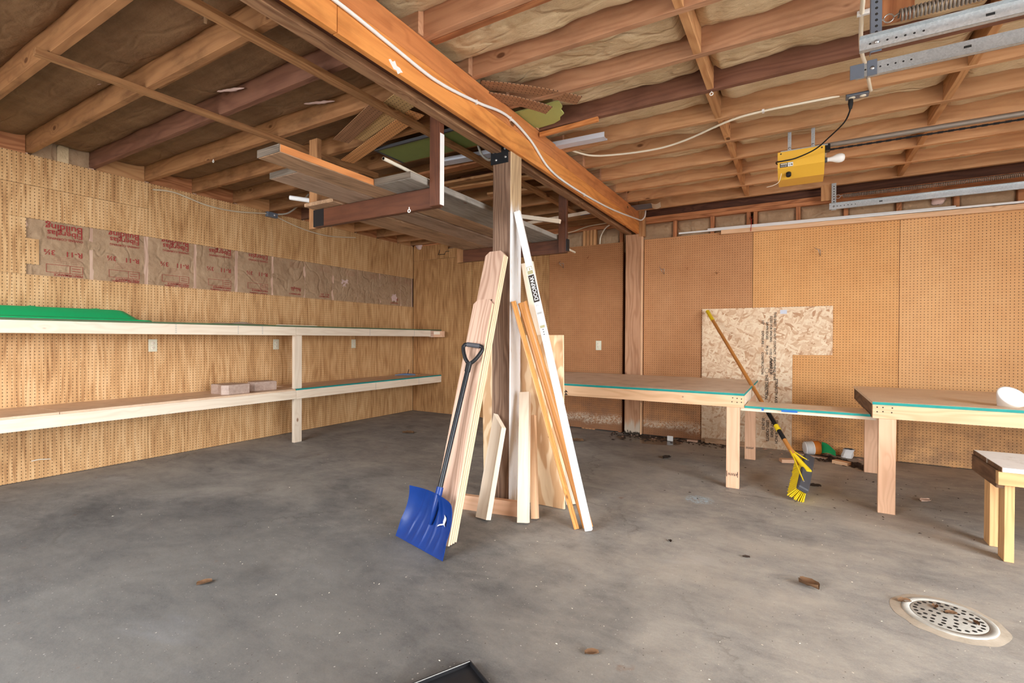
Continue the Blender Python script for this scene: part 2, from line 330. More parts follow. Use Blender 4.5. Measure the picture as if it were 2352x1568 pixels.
def mk_osb():
    k = NT('strand_board'); o = k.obj(); x, y, z = k.sep(o)
    lays = []
    for i, (ang, sx, sy) in enumerate(((0.35, 12, 52), (1.9, 11, 48), (2.75, 13, 56), (1.2, 16, 66))):
        m = k.n('Mapping'); k.l(o, m.inputs[0]); m.inputs['Rotation'].default_value = (0, ang, 0); m.inputs['Location'].default_value = (i * 3.3, 0, i * 1.7)
        q = k.vmath('ADD', m.outputs[0], k.vmath('MULTIPLY', k.comb(k.noise(o, 14, 2), 0.0, k.noise(k.vmath('ADD', o, (4.0, 0, 0)), 14, 2)), (0.03, 0, 0.03)))
        v = k.vor(k.vmath('MULTIPLY', q, (sx, 1.0, sy)), 1.0); lays.append(v)
    a = k.sep(lays[0].outputs['Color']); b = k.sep(lays[1].outputs['Color']); c = k.sep(lays[2].outputs['Color']); d = k.sep(lays[3].outputs['Color'])
    f = k.mix(k.math('GREATER_THAN', a[1], 0.55), k.comb(a[0], a[0], a[0]), k.comb(b[0], b[0], b[0]))
    f = k.mix(k.math('GREATER_THAN', c[1], 0.6), f, k.comb(c[0], c[0], c[0]))
    f = k.mix(k.math('GREATER_THAN', d[1], 0.75), f, k.comb(d[0], d[0], d[0]))
    g = k.noise(k.scale(o, (60, 1, 200)), 1.0, 2)
    f = k.math('ADD', k.sep(f)[0], k.math('MULTIPLY', k.math('SUBTRACT', g, 0.5), 0.3))
    col = k.ramp(f, [(0.0, (0.50, 0.28, 0.155)), (0.12, (0.64, 0.42, 0.26)), (0.4, (0.75, 0.55, 0.37)), (0.9, (0.85, 0.70, 0.51))])
    low = k.math('MULTIPLY', k.sstep(z, 0.55, 0.1), 0.45)
    col = k.mix(low, col, (0.30, 0.19, 0.115))
    return k.done(col, 0.6, f, 0.25, 0.002)
MAT['osb'] = mk_osb()

def mk_ply():
    k = NT('plywood_face'); o = k.obj(); r = k.rnd()
    p = k.vmath('ADD', o, k.comb(k.math('MULTIPLY', r, 11.0), k.math('MULTIPLY', r, 7.0), 0.0))
    w1 = k.noise(k.scale(p, (0.9, 2.6, 1)), 1.6, 3, 0.5, 0.4)
    s = k.math('MULTIPLY_ADD', k.math('SINE', k.math('MULTIPLY', w1, 44.0)), 0.5, 0.5)
    s = k.sstep(s, 0.2, 0.8)
    fib = k.noise(k.scale(p, (8, 200, 1)), 1.0, 2)
    f = k.math('ADD', k.math('MULTIPLY', s, 0.55), k.math('MULTIPLY', fib, 0.35))
    col = k.ramp(f, [(0.15, (0.84, 0.64, 0.41)), (0.75, (0.62, 0.37, 0.19))])
    return k.done(col, 0.6, fib, 0.15, 0.001)
MAT['ply'] = mk_ply()

def mk_sheet(name, c0, c1, c2, ang=(1, 60, 1)):
    k = NT(name); o = k.obj()
    n = k.noise(k.scale(o, ang), 1.0, 4, 0.65); b = k.noise(o, 5, 4); f2 = k.noise(o, 90, 3, 0.7)
    f = k.math('ADD', k.math('MULTIPLY', n, 0.6), k.math('ADD', k.math('MULTIPLY', b, 0.3), k.math('MULTIPLY', f2, 0.25)))
    col = k.ramp(f, [(0.42, c0), (0.62, c1), (0.86, c2)])
    k.b.inputs['Specular IOR Level'].default_value = 0.5
    return k.done(col, 0.5, n, 0.25, 0.002)
MAT['bench_top'] = mk_sheet('worn_bench_top', (0.90, 0.75, 0.56), (0.80, 0.61, 0.43), (0.36, 0.22, 0.14), (3, 55, 1))
MAT['bench_dust'] = mk_sheet('dusty_bench_top', (0.86, 0.73, 0.59), (0.78, 0.64, 0.50), (0.48, 0.36, 0.26), (5, 5, 5))
MAT['particle'] = mk_sheet('particle_board', (0.72, 0.52, 0.36), (0.62, 0.43, 0.29), (0.38, 0.24, 0.15), (8, 8, 8))
MAT['brick'] = mk_sheet('tumbled_concrete_block', (0.50, 0.375, 0.31), (0.40, 0.285, 0.23), (0.23, 0.15, 0.115), (30, 30, 30))
MAT['white_top'] = mk_sheet('white_laminate', (0.92, 0.91, 0.89), (0.88, 0.87, 0.85), (0.55, 0.49, 0.42), (14, 14, 14))
MAT['iron'] = mk_sheet('drain_iron', (0.50, 0.49, 0.45), (0.42, 0.405, 0.365), (0.25, 0.225, 0.19), (18, 18, 18))
MAT['mortar'] = mk_sheet('drain_mortar', (0.52, 0.45, 0.365), (0.42, 0.36, 0.285), (0.22, 0.18, 0.135), (9, 9, 9))

def peg_scrap(name, c0, c1):
    k = NT(name); o = k.obj(); x, y, z = k.sep(o)
    n = k.noise(k.scale(o, (3, 30, 1)), 1.0, 4)
    col = k.ramp(n, [(0.35, c0), (0.7, c1)])
    col = k.mix(hole_mask(k, x, y, 0.0036), col, (0.05, 0.02, 0.01))
    return k.done(col, 0.65)
MAT['scrap_orange'] = peg_scrap('scrap_pegboard_orange', (0.80, 0.41, 0.17), (0.66, 0.31, 0.12))
MAT['scrap_yellow'] = peg_scrap('scrap_pegboard_yellow', (0.70, 0.48, 0.23), (0.54, 0.34, 0.15))
MAT['scrap_brown'] = peg_scrap('scrap_pegboard_brown', (0.38, 0.20, 0.11), (0.27, 0.135, 0.07))

def mk_post():
    """weathered post: the side towards the door was painted white up to a ragged line"""
    k = NT('weathered_post'); o = k.obj(); x, y, z = k.sep(o)   # X runs up the post
    p = k.vmath('ADD', o, (3.3, 1.1, 0.7))
    warp = k.noise(k.scale(p, (1.2, 8, 8)), 1.0, 2)
    ph = k.math('ADD', k.math('ADD', k.math('MULTIPLY', y, 26.0), k.math('MULTIPLY', z, 19.0)), k.math('MULTIPLY', warp, 8.0))
    s = k.math('MULTIPLY_ADD', k.math('SINE', k.math('MULTIPLY', ph, 6.283)), 0.5, 0.5)
    fine = k.noise(k.scale(p, (2, 70, 70)), 1.0, 4); g = k.noise(k.scale(p, (2, 7, 7)), 1.0, 5, 0.65)
    f = k.math('ADD', k.math('MULTIPLY', s, 0.3), k.math('ADD', k.math('MULTIPLY', fine, 0.5), k.math('MULTIPLY', k.math('SUBTRACT', g, 0.4), 0.5)))
    col = k.ramp(f, [(0.15, (0.29, 0.185, 0.125)), (0.5, (0.18, 0.105, 0.068)), (0.85, (0.07, 0.038, 0.025))])
    nrm = k.n('NewGeometry').outputs['True Normal']; east = k.math('GREATER_THAN', k.sep(nrm)[0], 0.5)
    edge = k.math('ADD', x, k.math('MULTIPLY', k.noise(k.scale(o, (6, 60, 60)), 1.0, 4), 0.22))
    paint = k.math('MULTIPLY', k.sstep(edge, 0.95, 0.84), k.sstep(k.math('SUBTRACT', edge, k.math('MULTIPLY', g, 0.2)), -1.16, -1.02))
    wear = k.sstep(k.noise(k.scale(o, (5, 90, 90)), 1.0, 4, 0.7), 0.72, 0.6)
    raw = k.ramp(f, [(0.15, (0.58, 0.42, 0.25)), (0.8, (0.33, 0.22, 0.125))])
    wcol = k.mix(k.math('MULTIPLY', paint, wear), raw, (0.72, 0.72, 0.73))
    col = k.mix(east, col, wcol)
    return k.done(col, 0.7, fine, 0.4, 0.0015)
MAT['post'] = mk_post()

# ------------------------------------------------------------------ mesh helpers
class MB:
    def __init__(s): s.v = []; s.f = []; s.mi = []; s.cur = 0; s.sm = []
    def add(s, vs, fs, smooth=False):
        b = len(s.v); s.v += [tuple(v) for v in vs]; s.f += [tuple(i + b for i in f) for f in fs]
        s.mi += [s.cur] * len(fs); s.sm += [smooth] * len(fs); return s
    def box(s, x0, x1, y0, y1, z0, z1, c=0.0, M=None):
        if c <= 0:
            vs = [V((x, y, z)) for z in (z0, z1) for y in (y0, y1) for x in (x0, x1)]
            fs = [(0, 2, 3, 1), (4, 5, 7, 6), (0, 1, 5, 4), (2, 6, 7, 3), (0, 4, 6, 2), (1, 3, 7, 5)]
        else:
            bm = bmesh.new(); bmesh.ops.create_cube(bm, size=1.0)
            bmesh.ops.scale(bm, vec=(x1 - x0, y1 - y0, z1 - z0), verts=bm.verts)
            bmesh.ops.translate(bm, vec=((x0 + x1) / 2, (y0 + y1) / 2, (z0 + z1) / 2), verts=bm.verts)
            bmesh.ops.bevel(bm, geom=bm.edges[:], offset=c, segments=1, affect='EDGES')
            bm.verts.index_update(); vs = [v.co.copy() for v in bm.verts]; fs = [[v.index for v in f.verts] for f in bm.faces]; bm.free()
        if M is not None: vs = [M @ v for v in vs]
        return s.add(vs, fs)
    def tube(s, pts, r, n=8, cap=True, smooth=True):
        pts = [V(p) for p in pts]; rs = r if isinstance(r, (list, tuple)) else [r] * len(pts)
        vs = []; fs = []; up = None
        for i, p in enumerate(pts):
            t = (pts[min(i + 1, len(pts) - 1)] - pts[max(i - 1, 0)]).normalized()
            if up is None: up = t.orthogonal().normalized()
            up = (up - t * up.dot(t)).normalized(); sd = t.cross(up)
            for j in range(n):
                a = 2 * math.pi * j / n; vs.append(p + (up * math.cos(a) + sd * math.sin(a)) * rs[i])
        for i in range(len(pts) - 1):
            for j in range(n):
                k2 = (j + 1) % n; fs.append((i * n + j, i * n + k2, (i + 1) * n + k2, (i + 1) * n + j))
        s.add(vs, fs, smooth)
        if cap: s.add(vs[:n], [tuple(range(n))[::-1]]); s.add(vs[-n:], [tuple(range(n))])
        return s
    def lathe(s, prof, M, n=20):
        vs = []; fs = []
        for r, z in prof:
            for j in range(n):
                a = 2 * math.pi * j / n; vs.append(M @ V((r * math.cos(a), r * math.sin(a), z)))
        for i in range(len(prof) - 1):
            for j in range(n):
                k2 = (j + 1) % n; fs.append((i * n + j, i * n + k2, (i + 1) * n + k2, (i + 1) * n + j))
        s.add(vs, fs, True)
        if prof[0][0] > 1e-4: s.add(vs[:n], [tuple(range(n))[::-1]])
        if prof[-1][0] > 1e-4: s.add(vs[-n:], [tuple(range(n))])
        return s
    def prism(s, poly, z0, z1, M=None):
        n = len(poly); vs = [V((x, y, z0)) for x, y in poly] + [V((x, y, z1)) for x, y in poly]
        if M is not None: vs = [M @ v for v in vs]
        fs = [tuple(range(n))[::-1], tuple(range(n, 2 * n))] + [(i, (i + 1) % n, (i + 1) % n + n, i + n) for i in range(n)]
        return s.add(vs, fs)
    def grid(s, nu, nv, fn, smooth=True, flip=False):
        vs = [fn(i / nu, j / nv) for j in range(nv + 1) for i in range(nu + 1)]
        fs = []
        for j in range(nv):
            for i in range(nu):
                a = j * (nu + 1) + i; q = (a, a + 1, a + nu + 2, a + nu + 1); fs.append(q[::-1] if flip else q)
        return s.add(vs, fs, smooth)
    def mesh(s, name, mats):
        me = bpy.data.meshes.new(name); me.from_pydata(s.v, [], s.f)
        for m in (mats if isinstance(mats, (list, tuple)) else [mats]): me.materials.append(m)
        me.polygons.foreach_set('material_index', s.mi); me.polygons.foreach_set('use_smooth', s.sm)
        bm = bmesh.new(); bm.from_mesh(me); bmesh.ops.recalc_face_normals(bm, faces=bm.faces[:]); bm.to_mesh(me); bm.free()
        me.update(); return me
WM = {}   # world matrix of every object, kept here because parents are not evaluated while the script runs
def link(name, data, M=None, parent=None):
    o = bpy.data.objects.new(name, data); COL.objects.link(o)
    M = M if M is not None else Matrix.Identity(4)
    WM[o.name] = M
    if parent is not None:
        o.parent = parent; o.matrix_basis = WM[parent.name].inverted() @ M
    else: o.matrix_basis = M
    return o
def build(name, mb, mats, parent=None, M=None):
    """mb holds world coordinates unless M is given"""
    return link(name, mb.mesh(name, mats), M, parent)
def tag(o, label, cat=None, group=None, kind=None):
    if label: o['label'] = label
    if cat: o['category'] = cat
    if group: o['group'] = group
    if kind: o['kind'] = kind
    return o
def thing(name, label, cat, loc, group=None, kind=None):
    o = link(name, None, Matrix.Translation(loc)); o.empty_display_size = 0.05
    return tag(o, label, cat, group, kind)
def basis(p0, p1, up):
    p0, p1 = V(p0), V(p1); x = (p1 - p0).normalized(); z = V(up); z = (z - x * z.dot(x)).normalized(); y = z.cross(x)
    M = Matrix((x, y, z)).transposed().to_4x4(); M.translation = (p0 + p1) / 2; return M, (p1 - p0).length
def board(name, p0, p1, wd, th, mat, up=(0, 0, 1), parent=None, c=0.0015):
    """a length of timber from p0 to p1: width wd across, thickness th along up; grain along its own X"""
    M, L = basis(p0, p1, up)
    mb = MB().box(-L / 2, L / 2, -wd / 2, wd / 2, -th / 2, th / 2, c)
    return build(name, mb, mat if not isinstance(mat, str) else MAT[mat], parent, M)
def beamX(name, x0, x1, y0, y1, z0, z1, mat, parent=None, c=0.0015):
    return board(name, (x0, (y0 + y1) / 2, (z0 + z1) / 2), (x1, (y0 + y1) / 2, (z0 + z1) / 2), y1 - y0, z1 - z0, mat, (0, 0, 1), parent, c)
def beamY(name, x0, x1, y0, y1, z0, z1, mat, parent=None, c=0.0015):
    return board(name, ((x0 + x1) / 2, y0, (z0 + z1) / 2), ((x0 + x1) / 2, y1, (z0 + z1) / 2), x1 - x0, z1 - z0, mat, (0, 0, 1), parent, c)
def beamZ(name, x0, x1, y0, y1, z0, z1, mat, parent=None, c=0.0015):
    return board(name, ((x0 + x1) / 2, (y0 + y1) / 2, z0), ((x0 + x1) / 2, (y0 + y1) / 2, z1), x1 - x0, y1 - y0, mat, (0, -1, 0), parent, c)
def lettering(name, s, size, org, xd, yd, mat, parent, align='LEFT', sx=1.0, bold=0.012):
    cu = bpy.data.curves.new(name, 'FONT'); cu.body = s; cu.size = size; cu.align_x = align; cu.extrude = 0.0002; cu.resolution_u = 2; cu.space_line = 0.85; cu.offset = size * bold
    tmp = bpy.data.objects.new('tmp', cu); COL.objects.link(tmp)
    me = bpy.data.meshes.new_from_object(tmp.evaluated_get(bpy.context.evaluated_depsgraph_get()))
    bpy.data.objects.remove(tmp); bpy.data.curves.remove(cu)
    me.materials.clear(); me.materials.append(mat)
    x = V(xd).normalized(); y = V(yd); y = (y - x * y.dot(x)).normalized(); z = x.cross(y)
    M = Matrix((x * sx, y, z)).transposed().to_4x4(); M.translation = V(org)
    return link(name, me, M, parent)
def bez(pts, n=8):
    """smooth curve through points"""
    P = [V(p) for p in pts]; out = []
    for i in range(len(P) - 1):
        a = P[max(i - 1, 0)]; b = P[i]; c = P[i + 1]; d = P[min(i + 2, len(P) - 1)]
        for k in range(n):
            t = k / n; out.append(0.5 * ((2 * b) + (c - a) * t + (2 * a - 5 * b + 4 * c - d) * t * t + (3 * b - a - 3 * c + d) * t ** 3))
    out.append(P[-1]); return out
def cable(name, pts, r, mat, label=None, cat='cable', parent=None, n=8, smooth=8):
    o = build(name, MB().tube(bez(pts, smooth), r, n), mat, parent)
    if label: tag(o, label, cat)
    return o
# ================================================================== the setting
XL, YB, XR, YF = -5.093, 5.65, 3.30, -1.30
def quad(name, vs, mat, parent=None):
    return build(name, MB().add(vs, [(0, 1, 2, 3)]), mat, parent)

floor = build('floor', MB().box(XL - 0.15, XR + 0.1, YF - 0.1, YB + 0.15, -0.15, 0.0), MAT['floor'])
tag(floor, 'stained grey brown concrete garage floor with dark blotches', kind='structure')
drive = build('ground', MB().box(XR + 0.1, 18, -14, 16, -0.2, -0.03), plain('driveway_concrete', (0.30, 0.285, 0.265), 0.9))
tag(drive, 'pale concrete driveway outside the open garage door', kind='structure')
yard = build('ground', MB().box(-12, XR + 0.1, -14, YF - 0.1, -0.2, -0.03), plain('yard_gravel', (0.30, 0.29, 0.27), 0.9))
tag(yard, 'pale gravel yard outside the front opening', kind='structure')

# ---- ceiling: roof deck, joists, kraft faced insulation, blocking
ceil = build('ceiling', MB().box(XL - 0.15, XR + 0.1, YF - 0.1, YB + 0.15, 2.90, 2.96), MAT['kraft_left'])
tag(ceil, 'open joist ceiling with paper faced insulation between the joists', kind='structure')
ZL, ZR, XB0, XB1 = 2.52, 2.588, -1.755, -1.595
LJ = [-0.65, -0.25, 0.15, 0.55, 0.95, 1.355, 1.748, 2.14, 2.54, 2.94, 3.345, 3.75, 4.15, 4.55, 4.95, 5.35, 5.64]
RJ = [-0.96, -0.56, -0.15, 0.25, 0.655, 1.06, 1.465, 1.871, 2.285, 2.69, 3.10, 3.53, 3.955, 4.36, 4.765, 5.157, 5.57]
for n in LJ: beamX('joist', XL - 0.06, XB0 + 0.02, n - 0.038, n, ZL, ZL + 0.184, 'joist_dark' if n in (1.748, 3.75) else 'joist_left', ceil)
for i, n in enumerate(RJ):
    beamX('joist', XB0 + 0.03, XR, n - 0.038, n, ZR, ZR + 0.184, 'joist_dark' if n in (3.10, 0.25) else 'joist_warm_lit' if n > 3.3 else 'joist_right', ceil)
    if n > 0: beamX('joist_stub', XB0 - 0.2, XB1 + 0.004, n - 0.0775, n - 0.0395, ZR + 0.002, ZR + 0.15, 'joist_right', ceil)
beamX('sister_joist', -3.2, -2.25, 1.357, 1.395, ZL + 0.03, ZL + 0.11, 'strip', ceil)
beamX('sister_joist', -1.58, 2.4, 1.873, 1.909, ZR - 0.004, ZR + 0.12, 'plate', ceil)
def batt(x0, x1, y0, y1, z, sag, mat, amp, nu=40, nv=8):
    sx = random.uniform(0, 50)
    def fn(u, v):
        x = x0 + (x1 - x0) * u; y = y0 + (y1 - y0) * v
        e = (2 * v - 1) ** 4; eu = max(0.0, abs(2 * u - 1) * 12 - 11)
        a = noise.noise(V((x * 3 + sx, y * 5, 1.0))); b = noise.noise(V((x * 9 + sx, y * 9, 4.0))); c = noise.noise(V((x * 1.1 + sx, 3.0, 0))); b = b + 0.9 * (0.35 - abs(noise.noise(V((x * 7 + y * 3 + sx, y * 4, 8.0))))) + 0.5 * (0.3 - abs(noise.noise(V((x * 13 - y * 6 + sx, y * 5, 12.0)))))
        return V((x, y, z - sag * (1 - e) * (1 - eu) * (0.8 + 0.5 * c) + amp * (a + 0.5 * b) + 0.02 * e))
    return build('insulation_batt', MB().grid(nu * 2, nv + 5, fn), mat, ceil)
ly = [YF] + LJ
for i in range(len(LJ) - 1):
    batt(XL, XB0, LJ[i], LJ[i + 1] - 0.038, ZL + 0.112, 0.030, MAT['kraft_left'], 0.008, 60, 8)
XS = [-1.765, -0.462, 0.782, 2.02, XR]
for i in range(len(RJ) - 1):
    y0, y1 = RJ[i] + (0.036 if abs(RJ[i] - 1.871) < .01 else 0), RJ[i + 1] - 0.038
    for k in range(4):
        batt(XS[k] + (0.02 if k else 0), XS[k + 1] - 0.02, y0, y1, ZR + 0.114, random.uniform(0.04, 0.075), MAT['kraft_right'], 0.018, 34, 10)
    for k in range(1, 4):
        xj = XS[k] + random.uniform(-0.012, 0.012)
        beamY('blocking', xj - 0.019, xj + 0.019, y0 + 0.001, y1 - 0.001, ZR + 0.003, ZR + 0.15, 'block', ceil)
for i in range(len(LJ) - 1):
    if LJ[i] == 1.355:
        build('paper_end', MB().grid(16, 10, lambda u, v, i=i: V((XL - 0.03 + 0.012 * noise.noise(V((u * 5, v * 5, 2))), LJ[i] + (LJ[i + 1] - LJ[i] - 0.04) * u, ZL - 0.014 + 0.18 * v))), MAT['kraft_wall'], ceil); build('paper_tape', MB().box(XL - 0.02, XL - 0.012, 1.50, 1.57, ZL - 0.01, ZL + 0.14), MAT['cream'] if False else MAT['kraft_right'], ceil)
    elif LJ[i] > 0.5: beamY('blocking', XL - 0.05, XL - 0.012, LJ[i] + 0.002, LJ[i + 1] - 0.04, ZL - 0.012, ZL + 0.17, 'plate' if i % 3 else 'block', ceil)
# torn wool showing at seams of the left bay
for (x, y, z, l, a) in ((-2.95, 1.66, 2.60, 0.20, 0.3), (-2.62, 2.03, 2.60, 0.22, 0.35), (-3.6, 1.24, 2.62, 0.12, 0.2)):
    M = Matrix.Translation((x, y, z)) @ Matrix.Rotation(a, 4, 'Z')
    def fn(u, v, l=l):
        s = math.sin(math.pi * u) ** 0.5; t = v * 2 * math.pi; r = 0.011 * s * (1 + 0.5 * noise.noise(V((u * 9, v * 4, x))))
        return M @ V(((u - 0.5) * l, math.cos(t) * r, math.sin(t) * r * 0.7))
    build('torn_wool', MB().grid(20, 8, fn), MAT['pink'], ceil)

build('torn_paper_flap', MB().grid(3, 10, lambda u, v: V((-2.20 - 0.07 * v + 0.02 * (u - 0.5) * (1 - 0.8 * v), 1.135 + 0.03 * v + 0.012 * (u - 0.5), 2.62 - 0.11 * v + 0.01 * math.sin(v * 5)))), MAT['kraft_left'], ceil)
# ---- left wall
wl = build('wall_left', MB().box(XL - 0.16, XL - 0.10, YF - 0.08, YB + 0.16, 0, 2.9), plain('sheathing', (0.16, 0.10, 0.06), 0.9))
tag(wl, 'left wall of printed wood grain pegboard with a bare insulation strip', kind='structure')
def panel(name, u0, u1, z0, z1, mat, parent, side, y=None, t=0.006):
    mb = MB().box(0, u1 - u0, -t, 0, 0, z1 - z0)
    # object origin keeps whole holes: snap to the inch grid
    if side == 'L': M = Matrix.Translation((XL, u0, z0)) @ Matrix.Rotation(math.pi / 2, 4, 'Z') @ Matrix.Translation((0, t, 0))
    else: M = Matrix.Translation((u0, (y or YB) + t, z0))
    return build(name, mb, mat, parent, M)
g = 0.0012
LP = MAT['peg_left']
cuts = [YF, -0.305, 0.905, 2.123, 3.337, 4.549, YB - 0.003]
ZA, ZB, ZT = 1.587, 2.02, 2.507
for i in range(6):
    a, b = cuts[i] + g, cuts[i + 1] - g
    panel('pegboard_panel', a, b, 0.004, ZA, LP, wl, 'L')
    if i >= 3: panel('pegboard_panel', a, b, ZB, ZT, LP, wl, 'L')
for i in (0, 1, 2):
    a, b = cuts[i] + g, cuts[i + 1] - g
    if i == 2: panel('pegboard_panel', a, b, ZB, 2.272 - g, LP, wl, 'L')
    else: panel('pegboard_panel', a, b, ZA + g, 2.272 - g, LP, wl, 'L')
    panel('pegboard_panel', a, b, 2.272 + g, ZT, LP, wl, 'L')
panel('pegboard_panel', 0.905 + g, 1.315, ZA + g, ZB - g, LP, wl, 'L')
panel('pegboard_tab', 1.3155, 1.388, 1.667, 1.864, LP, wl, 'L')
LSTUD = [1.31 + 0.0, 1.717, 2.115, 2.529, 2.935, 3.341, 3.76, 4.165, 4.57, 4.975, 5.385, 5.63]
for y in LSTUD: beamZ('stud', XL - 0.10, XL - 0.0145, y - 0.019, y + 0.019, 0.0, 2.52, 'cedar', wl)
def wallbatt(fn_pos, u0, u1, z0, z1, seed, parent, mat, bulge=0.0, amp=0.008, nu=18, nv=20):
    def fn(u, v):
        a = noise.noise(V((u * 4 + seed, v * 5, 0.3))); b = noise.noise(V((u * 11 + seed, v * 4 + u * 6, 1.7)))
        e = max(abs(2 * u - 1), abs(2 * v - 1)) ** 6
        return fn_pos(u0 + (u1 - u0) * u, z0 + (z1 - z0) * v, bulge * (1 - e) + amp * (a + 0.6 * b + 1.1 * (0.3 - abs(noise.noise(V((u * 4 + v * 3 + seed, v * 2.5, 6.0)))))) * (1 - 0.7 * e))
    return build('insulation_batt', MB().grid(nu + 10, nv + 8, fn), mat, parent)
RI = MAT['red_ink']
lower = [(a, b) for a, b in zip(LSTUD[:-1], LSTUD[1:])]
for i, (a, b) in enumerate(lower):
    lap = lambda q: (0.000, 0.010, 0.013, 0.011, 0.014, 0.008, 0.003, 0.002, 0.002, 0.002, 0.002, 0.0)[q]
    t = wallbatt(lambda u, z, d: V((XL - 0.0145 + d, u, z)), a + lap(i), b - lap(i + 1), 1.56, 2.06, i * 7.3, wl, MAT['kraft_wall'], 0.002, 0.0035 if i < 5 else 0.0045, 24, 14)
    wdt = b - a
    x = XL - 0.0075
    Y1 = a + wdt * 0.86      # the print is upside down: it starts at the right and reads leftwards
    def txt(s, size, y, z, sx=1.0): lettering('print', s, size, (x, y, z), (0, -1, 0), (0, 0, -1), RI, t, sx=sx)
    if i < 5:
        k = wdt / 0.40; up = (0.0, 0.018, 0.030, 0.048, 0.060)[i]
        txt('Building', 0.071 * k, Y1, 2.003 + up, 1.02); txt('Fiberglas', 0.061 * k, Y1, 1.952 + up, 1.02); txt('OWENS-CORNING', 0.025 * k, Y1, 1.898 + up, 1.02)
        txt('R-11', 0.058 * k, Y1, 1.795 + up * 0.5); txt('3½', 0.055 * k, Y1 - 0.17 * k, 1.795 + up * 0.5)
        for q in range(4): txt('________________________', 0.016 * k, Y1, 1.742 + up * 0.4 - q * 0.014, 0.95)
        fr = MB(); z0, z1 = 1.620 + up * 0.3, 1.684 + up * 0.3; ya, yb = Y1 - 0.225 * k, Y1
        for (p0, p1, q0, q1) in ((ya, yb, z0, z0 + .003), (ya, yb, z1 - .003, z1), (ya, ya + .003, z0, z1), (yb - .003, yb, z0, z1), (yb - 0.085, yb - 0.082, z0, z1), (yb - 0.07, yb - 0.015, z0 + .02, z0 + .024), (yb - 0.07, yb - 0.015, z0 + .04, z0 + .044)):
            fr.box(x, x + 0.0005, p0, p1, q0, q1)
        build('print', fr, RI, t)
        txt('PERFORMANCE', 0.026 * k, Y1, 1.613 + up * 0.3)
        if i: txt('VERIFIED THERMAL', 0.024 * k, Y1, 1.600)
    else:
        for q in range(4): txt('________________', 0.018, Y1, 1.985 - q * 0.017)
        if i in (5, 6, 9):
            txt('R-11  3½', 0.034, Y1, 1.66 + 0.02 * (i % 2)); txt('PERFORMANCE', 0.022, Y1, 1.63)
        if i in (5, 9): txt('Fiberglas', 0.038, Y1, 1.70)
# patches and tears along the strip
for (y, z, s) in ((1.73, 1.87, 0.035), (2.83, 1.86, 0.03), (3.37, 1.80, 0.03), (3.76, 1.72, 0.03), (4.35, 1.82, 0.045), (4.62, 1.80, 0.035), (5.25, 1.70, 0.05)):
    def fn(u, v, y=y, z=z, s=s):
        return V((XL - 0.008 + 0.012 * abs(noise.noise(V((u * 4 + y * 5, v * 4, 0)))), y + (u - 0.5) * 2 * s * (1 + 0.5 * noise.noise(V((v * 3, y, 1)))), z + (v - 0.5) * 2 * s * (1 + 0.6 * noise.noise(V((u * 3, z, 5))))))
    build('paper_tear', MB().grid(6, 6, fn), MAT['pink' if s > 0.04 else 'kraft_wall'], wl)
for (y0, y1) in ((4.30, 4.66), (4.75, 5.15)):
    build('paper_patch', MB().box(XL - 0.012, XL - 0.0055, y0, y1, 1.66, 1.83), MAT['kraft_wall'], wl)

# ---- back wall
wb = build('wall_back', MB().box(XL - 0.1, XR + 0.1, YB + 0.10, YB + 0.16, 0, 2.9), plain('sheathing_back', (0.13, 0.08, 0.05), 0.9))
tag(wb, 'back wall of pegboard panels with open studs and insulation above', kind='structure')
def bpanel(a, b, z0, z1, m): return panel('pegboard_panel', a + 0.002, b - 0.002, z0, z1, MAT[m], wb, 'B')
bpanel(XL + 0.002, -3.995, 0.004, 2.285, 'peg_shaded'); bpanel(-3.995, -2.778, 0.004, 2.285, 'peg_shaded')
bpanel(XL + 0.002, -4.42, 2.288, 2.50, 'peg_shaded'); bpanel(-4.42, -3.995, 2.288, 2.42, 'peg_shaded'); bpanel(-3.995, -2.95, 2.288, 2.40, 'peg_shaded')
bpanel(-2.778, -1.80, 0.012, 2.268, 'peg_brown')
bpanel(-1.553, -0.416, 0.010, 2.270, 'peg_tan')
bpanel(-0.416, 0.796, 0.006, 2.255, 'peg_orange'); bpanel(0.796, 2.01, 0.006, 2.255, 'peg_light'); bpanel(2.01, 3.23, 0.006, 2.255, 'peg_light')
BST = [-5.0, -4.6, -4.2, -3.8, -3.4, -3.0, -2.62, -2.30, -2.255, -2.21, -2.165, -1.83, -1.21, -0.815, -0.46, -0.395, -0.01, 0.385, 0.79, 1.19, 1.595, 2.0, 2.4, 2.8, 3.2]
for x in BST: beamZ('stud', x - 0.019, x + 0.019, YB + 0.0075, YB + 0.095, 0.0, 2.455, 'plate' if x > -2 else 'block', wb)
beamX('top_plate', XL, XR, YB + 0.004, YB + 0.096, 2.455, 2.492, 'plate', wb); beamX('top_plate', XL, XR, YB + 0.006, YB + 0.096, 2.494, 2.530, 'plate', wb)
beamX('rim_board', XL, XR, YB + 0.05, YB + 0.088, 2.532, 2.78, 'beam_dark', wb)
for i, (a, b) in enumerate(zip(BST[:-1], BST[1:])):
    if b - a > 0.09:
        wallbatt(lambda u, z, d: V((u, YB + 0.055 - d, z)), a + 0.02, b - 0.02, 2.15, 2.455, i * 3.1 + 40, wb, MAT['kraft_wall'], 0.03, 0.014, 20, 12)
def tuft(x, z, s):
    def fn(u, v):
        th = u * 2 * math.pi; ph = v * math.pi; r = s * (1 + 0.5 * noise.noise(V((math.cos(th) * 2 + x, math.sin(th) * 2, v * 3))))
        return V((x + r * math.sin(ph) * math.cos(th), YB + 0.01 - 0.5 * r * abs(math.sin(ph) * math.sin(th)), z + 0.8 * r * math.cos(ph)))
    build('torn_wool', MB().grid(14, 8, fn), MAT['pink'], wb)
tuft(1.06, 2.37, 0.05); tuft(-4.98, 2.515, 0.07)

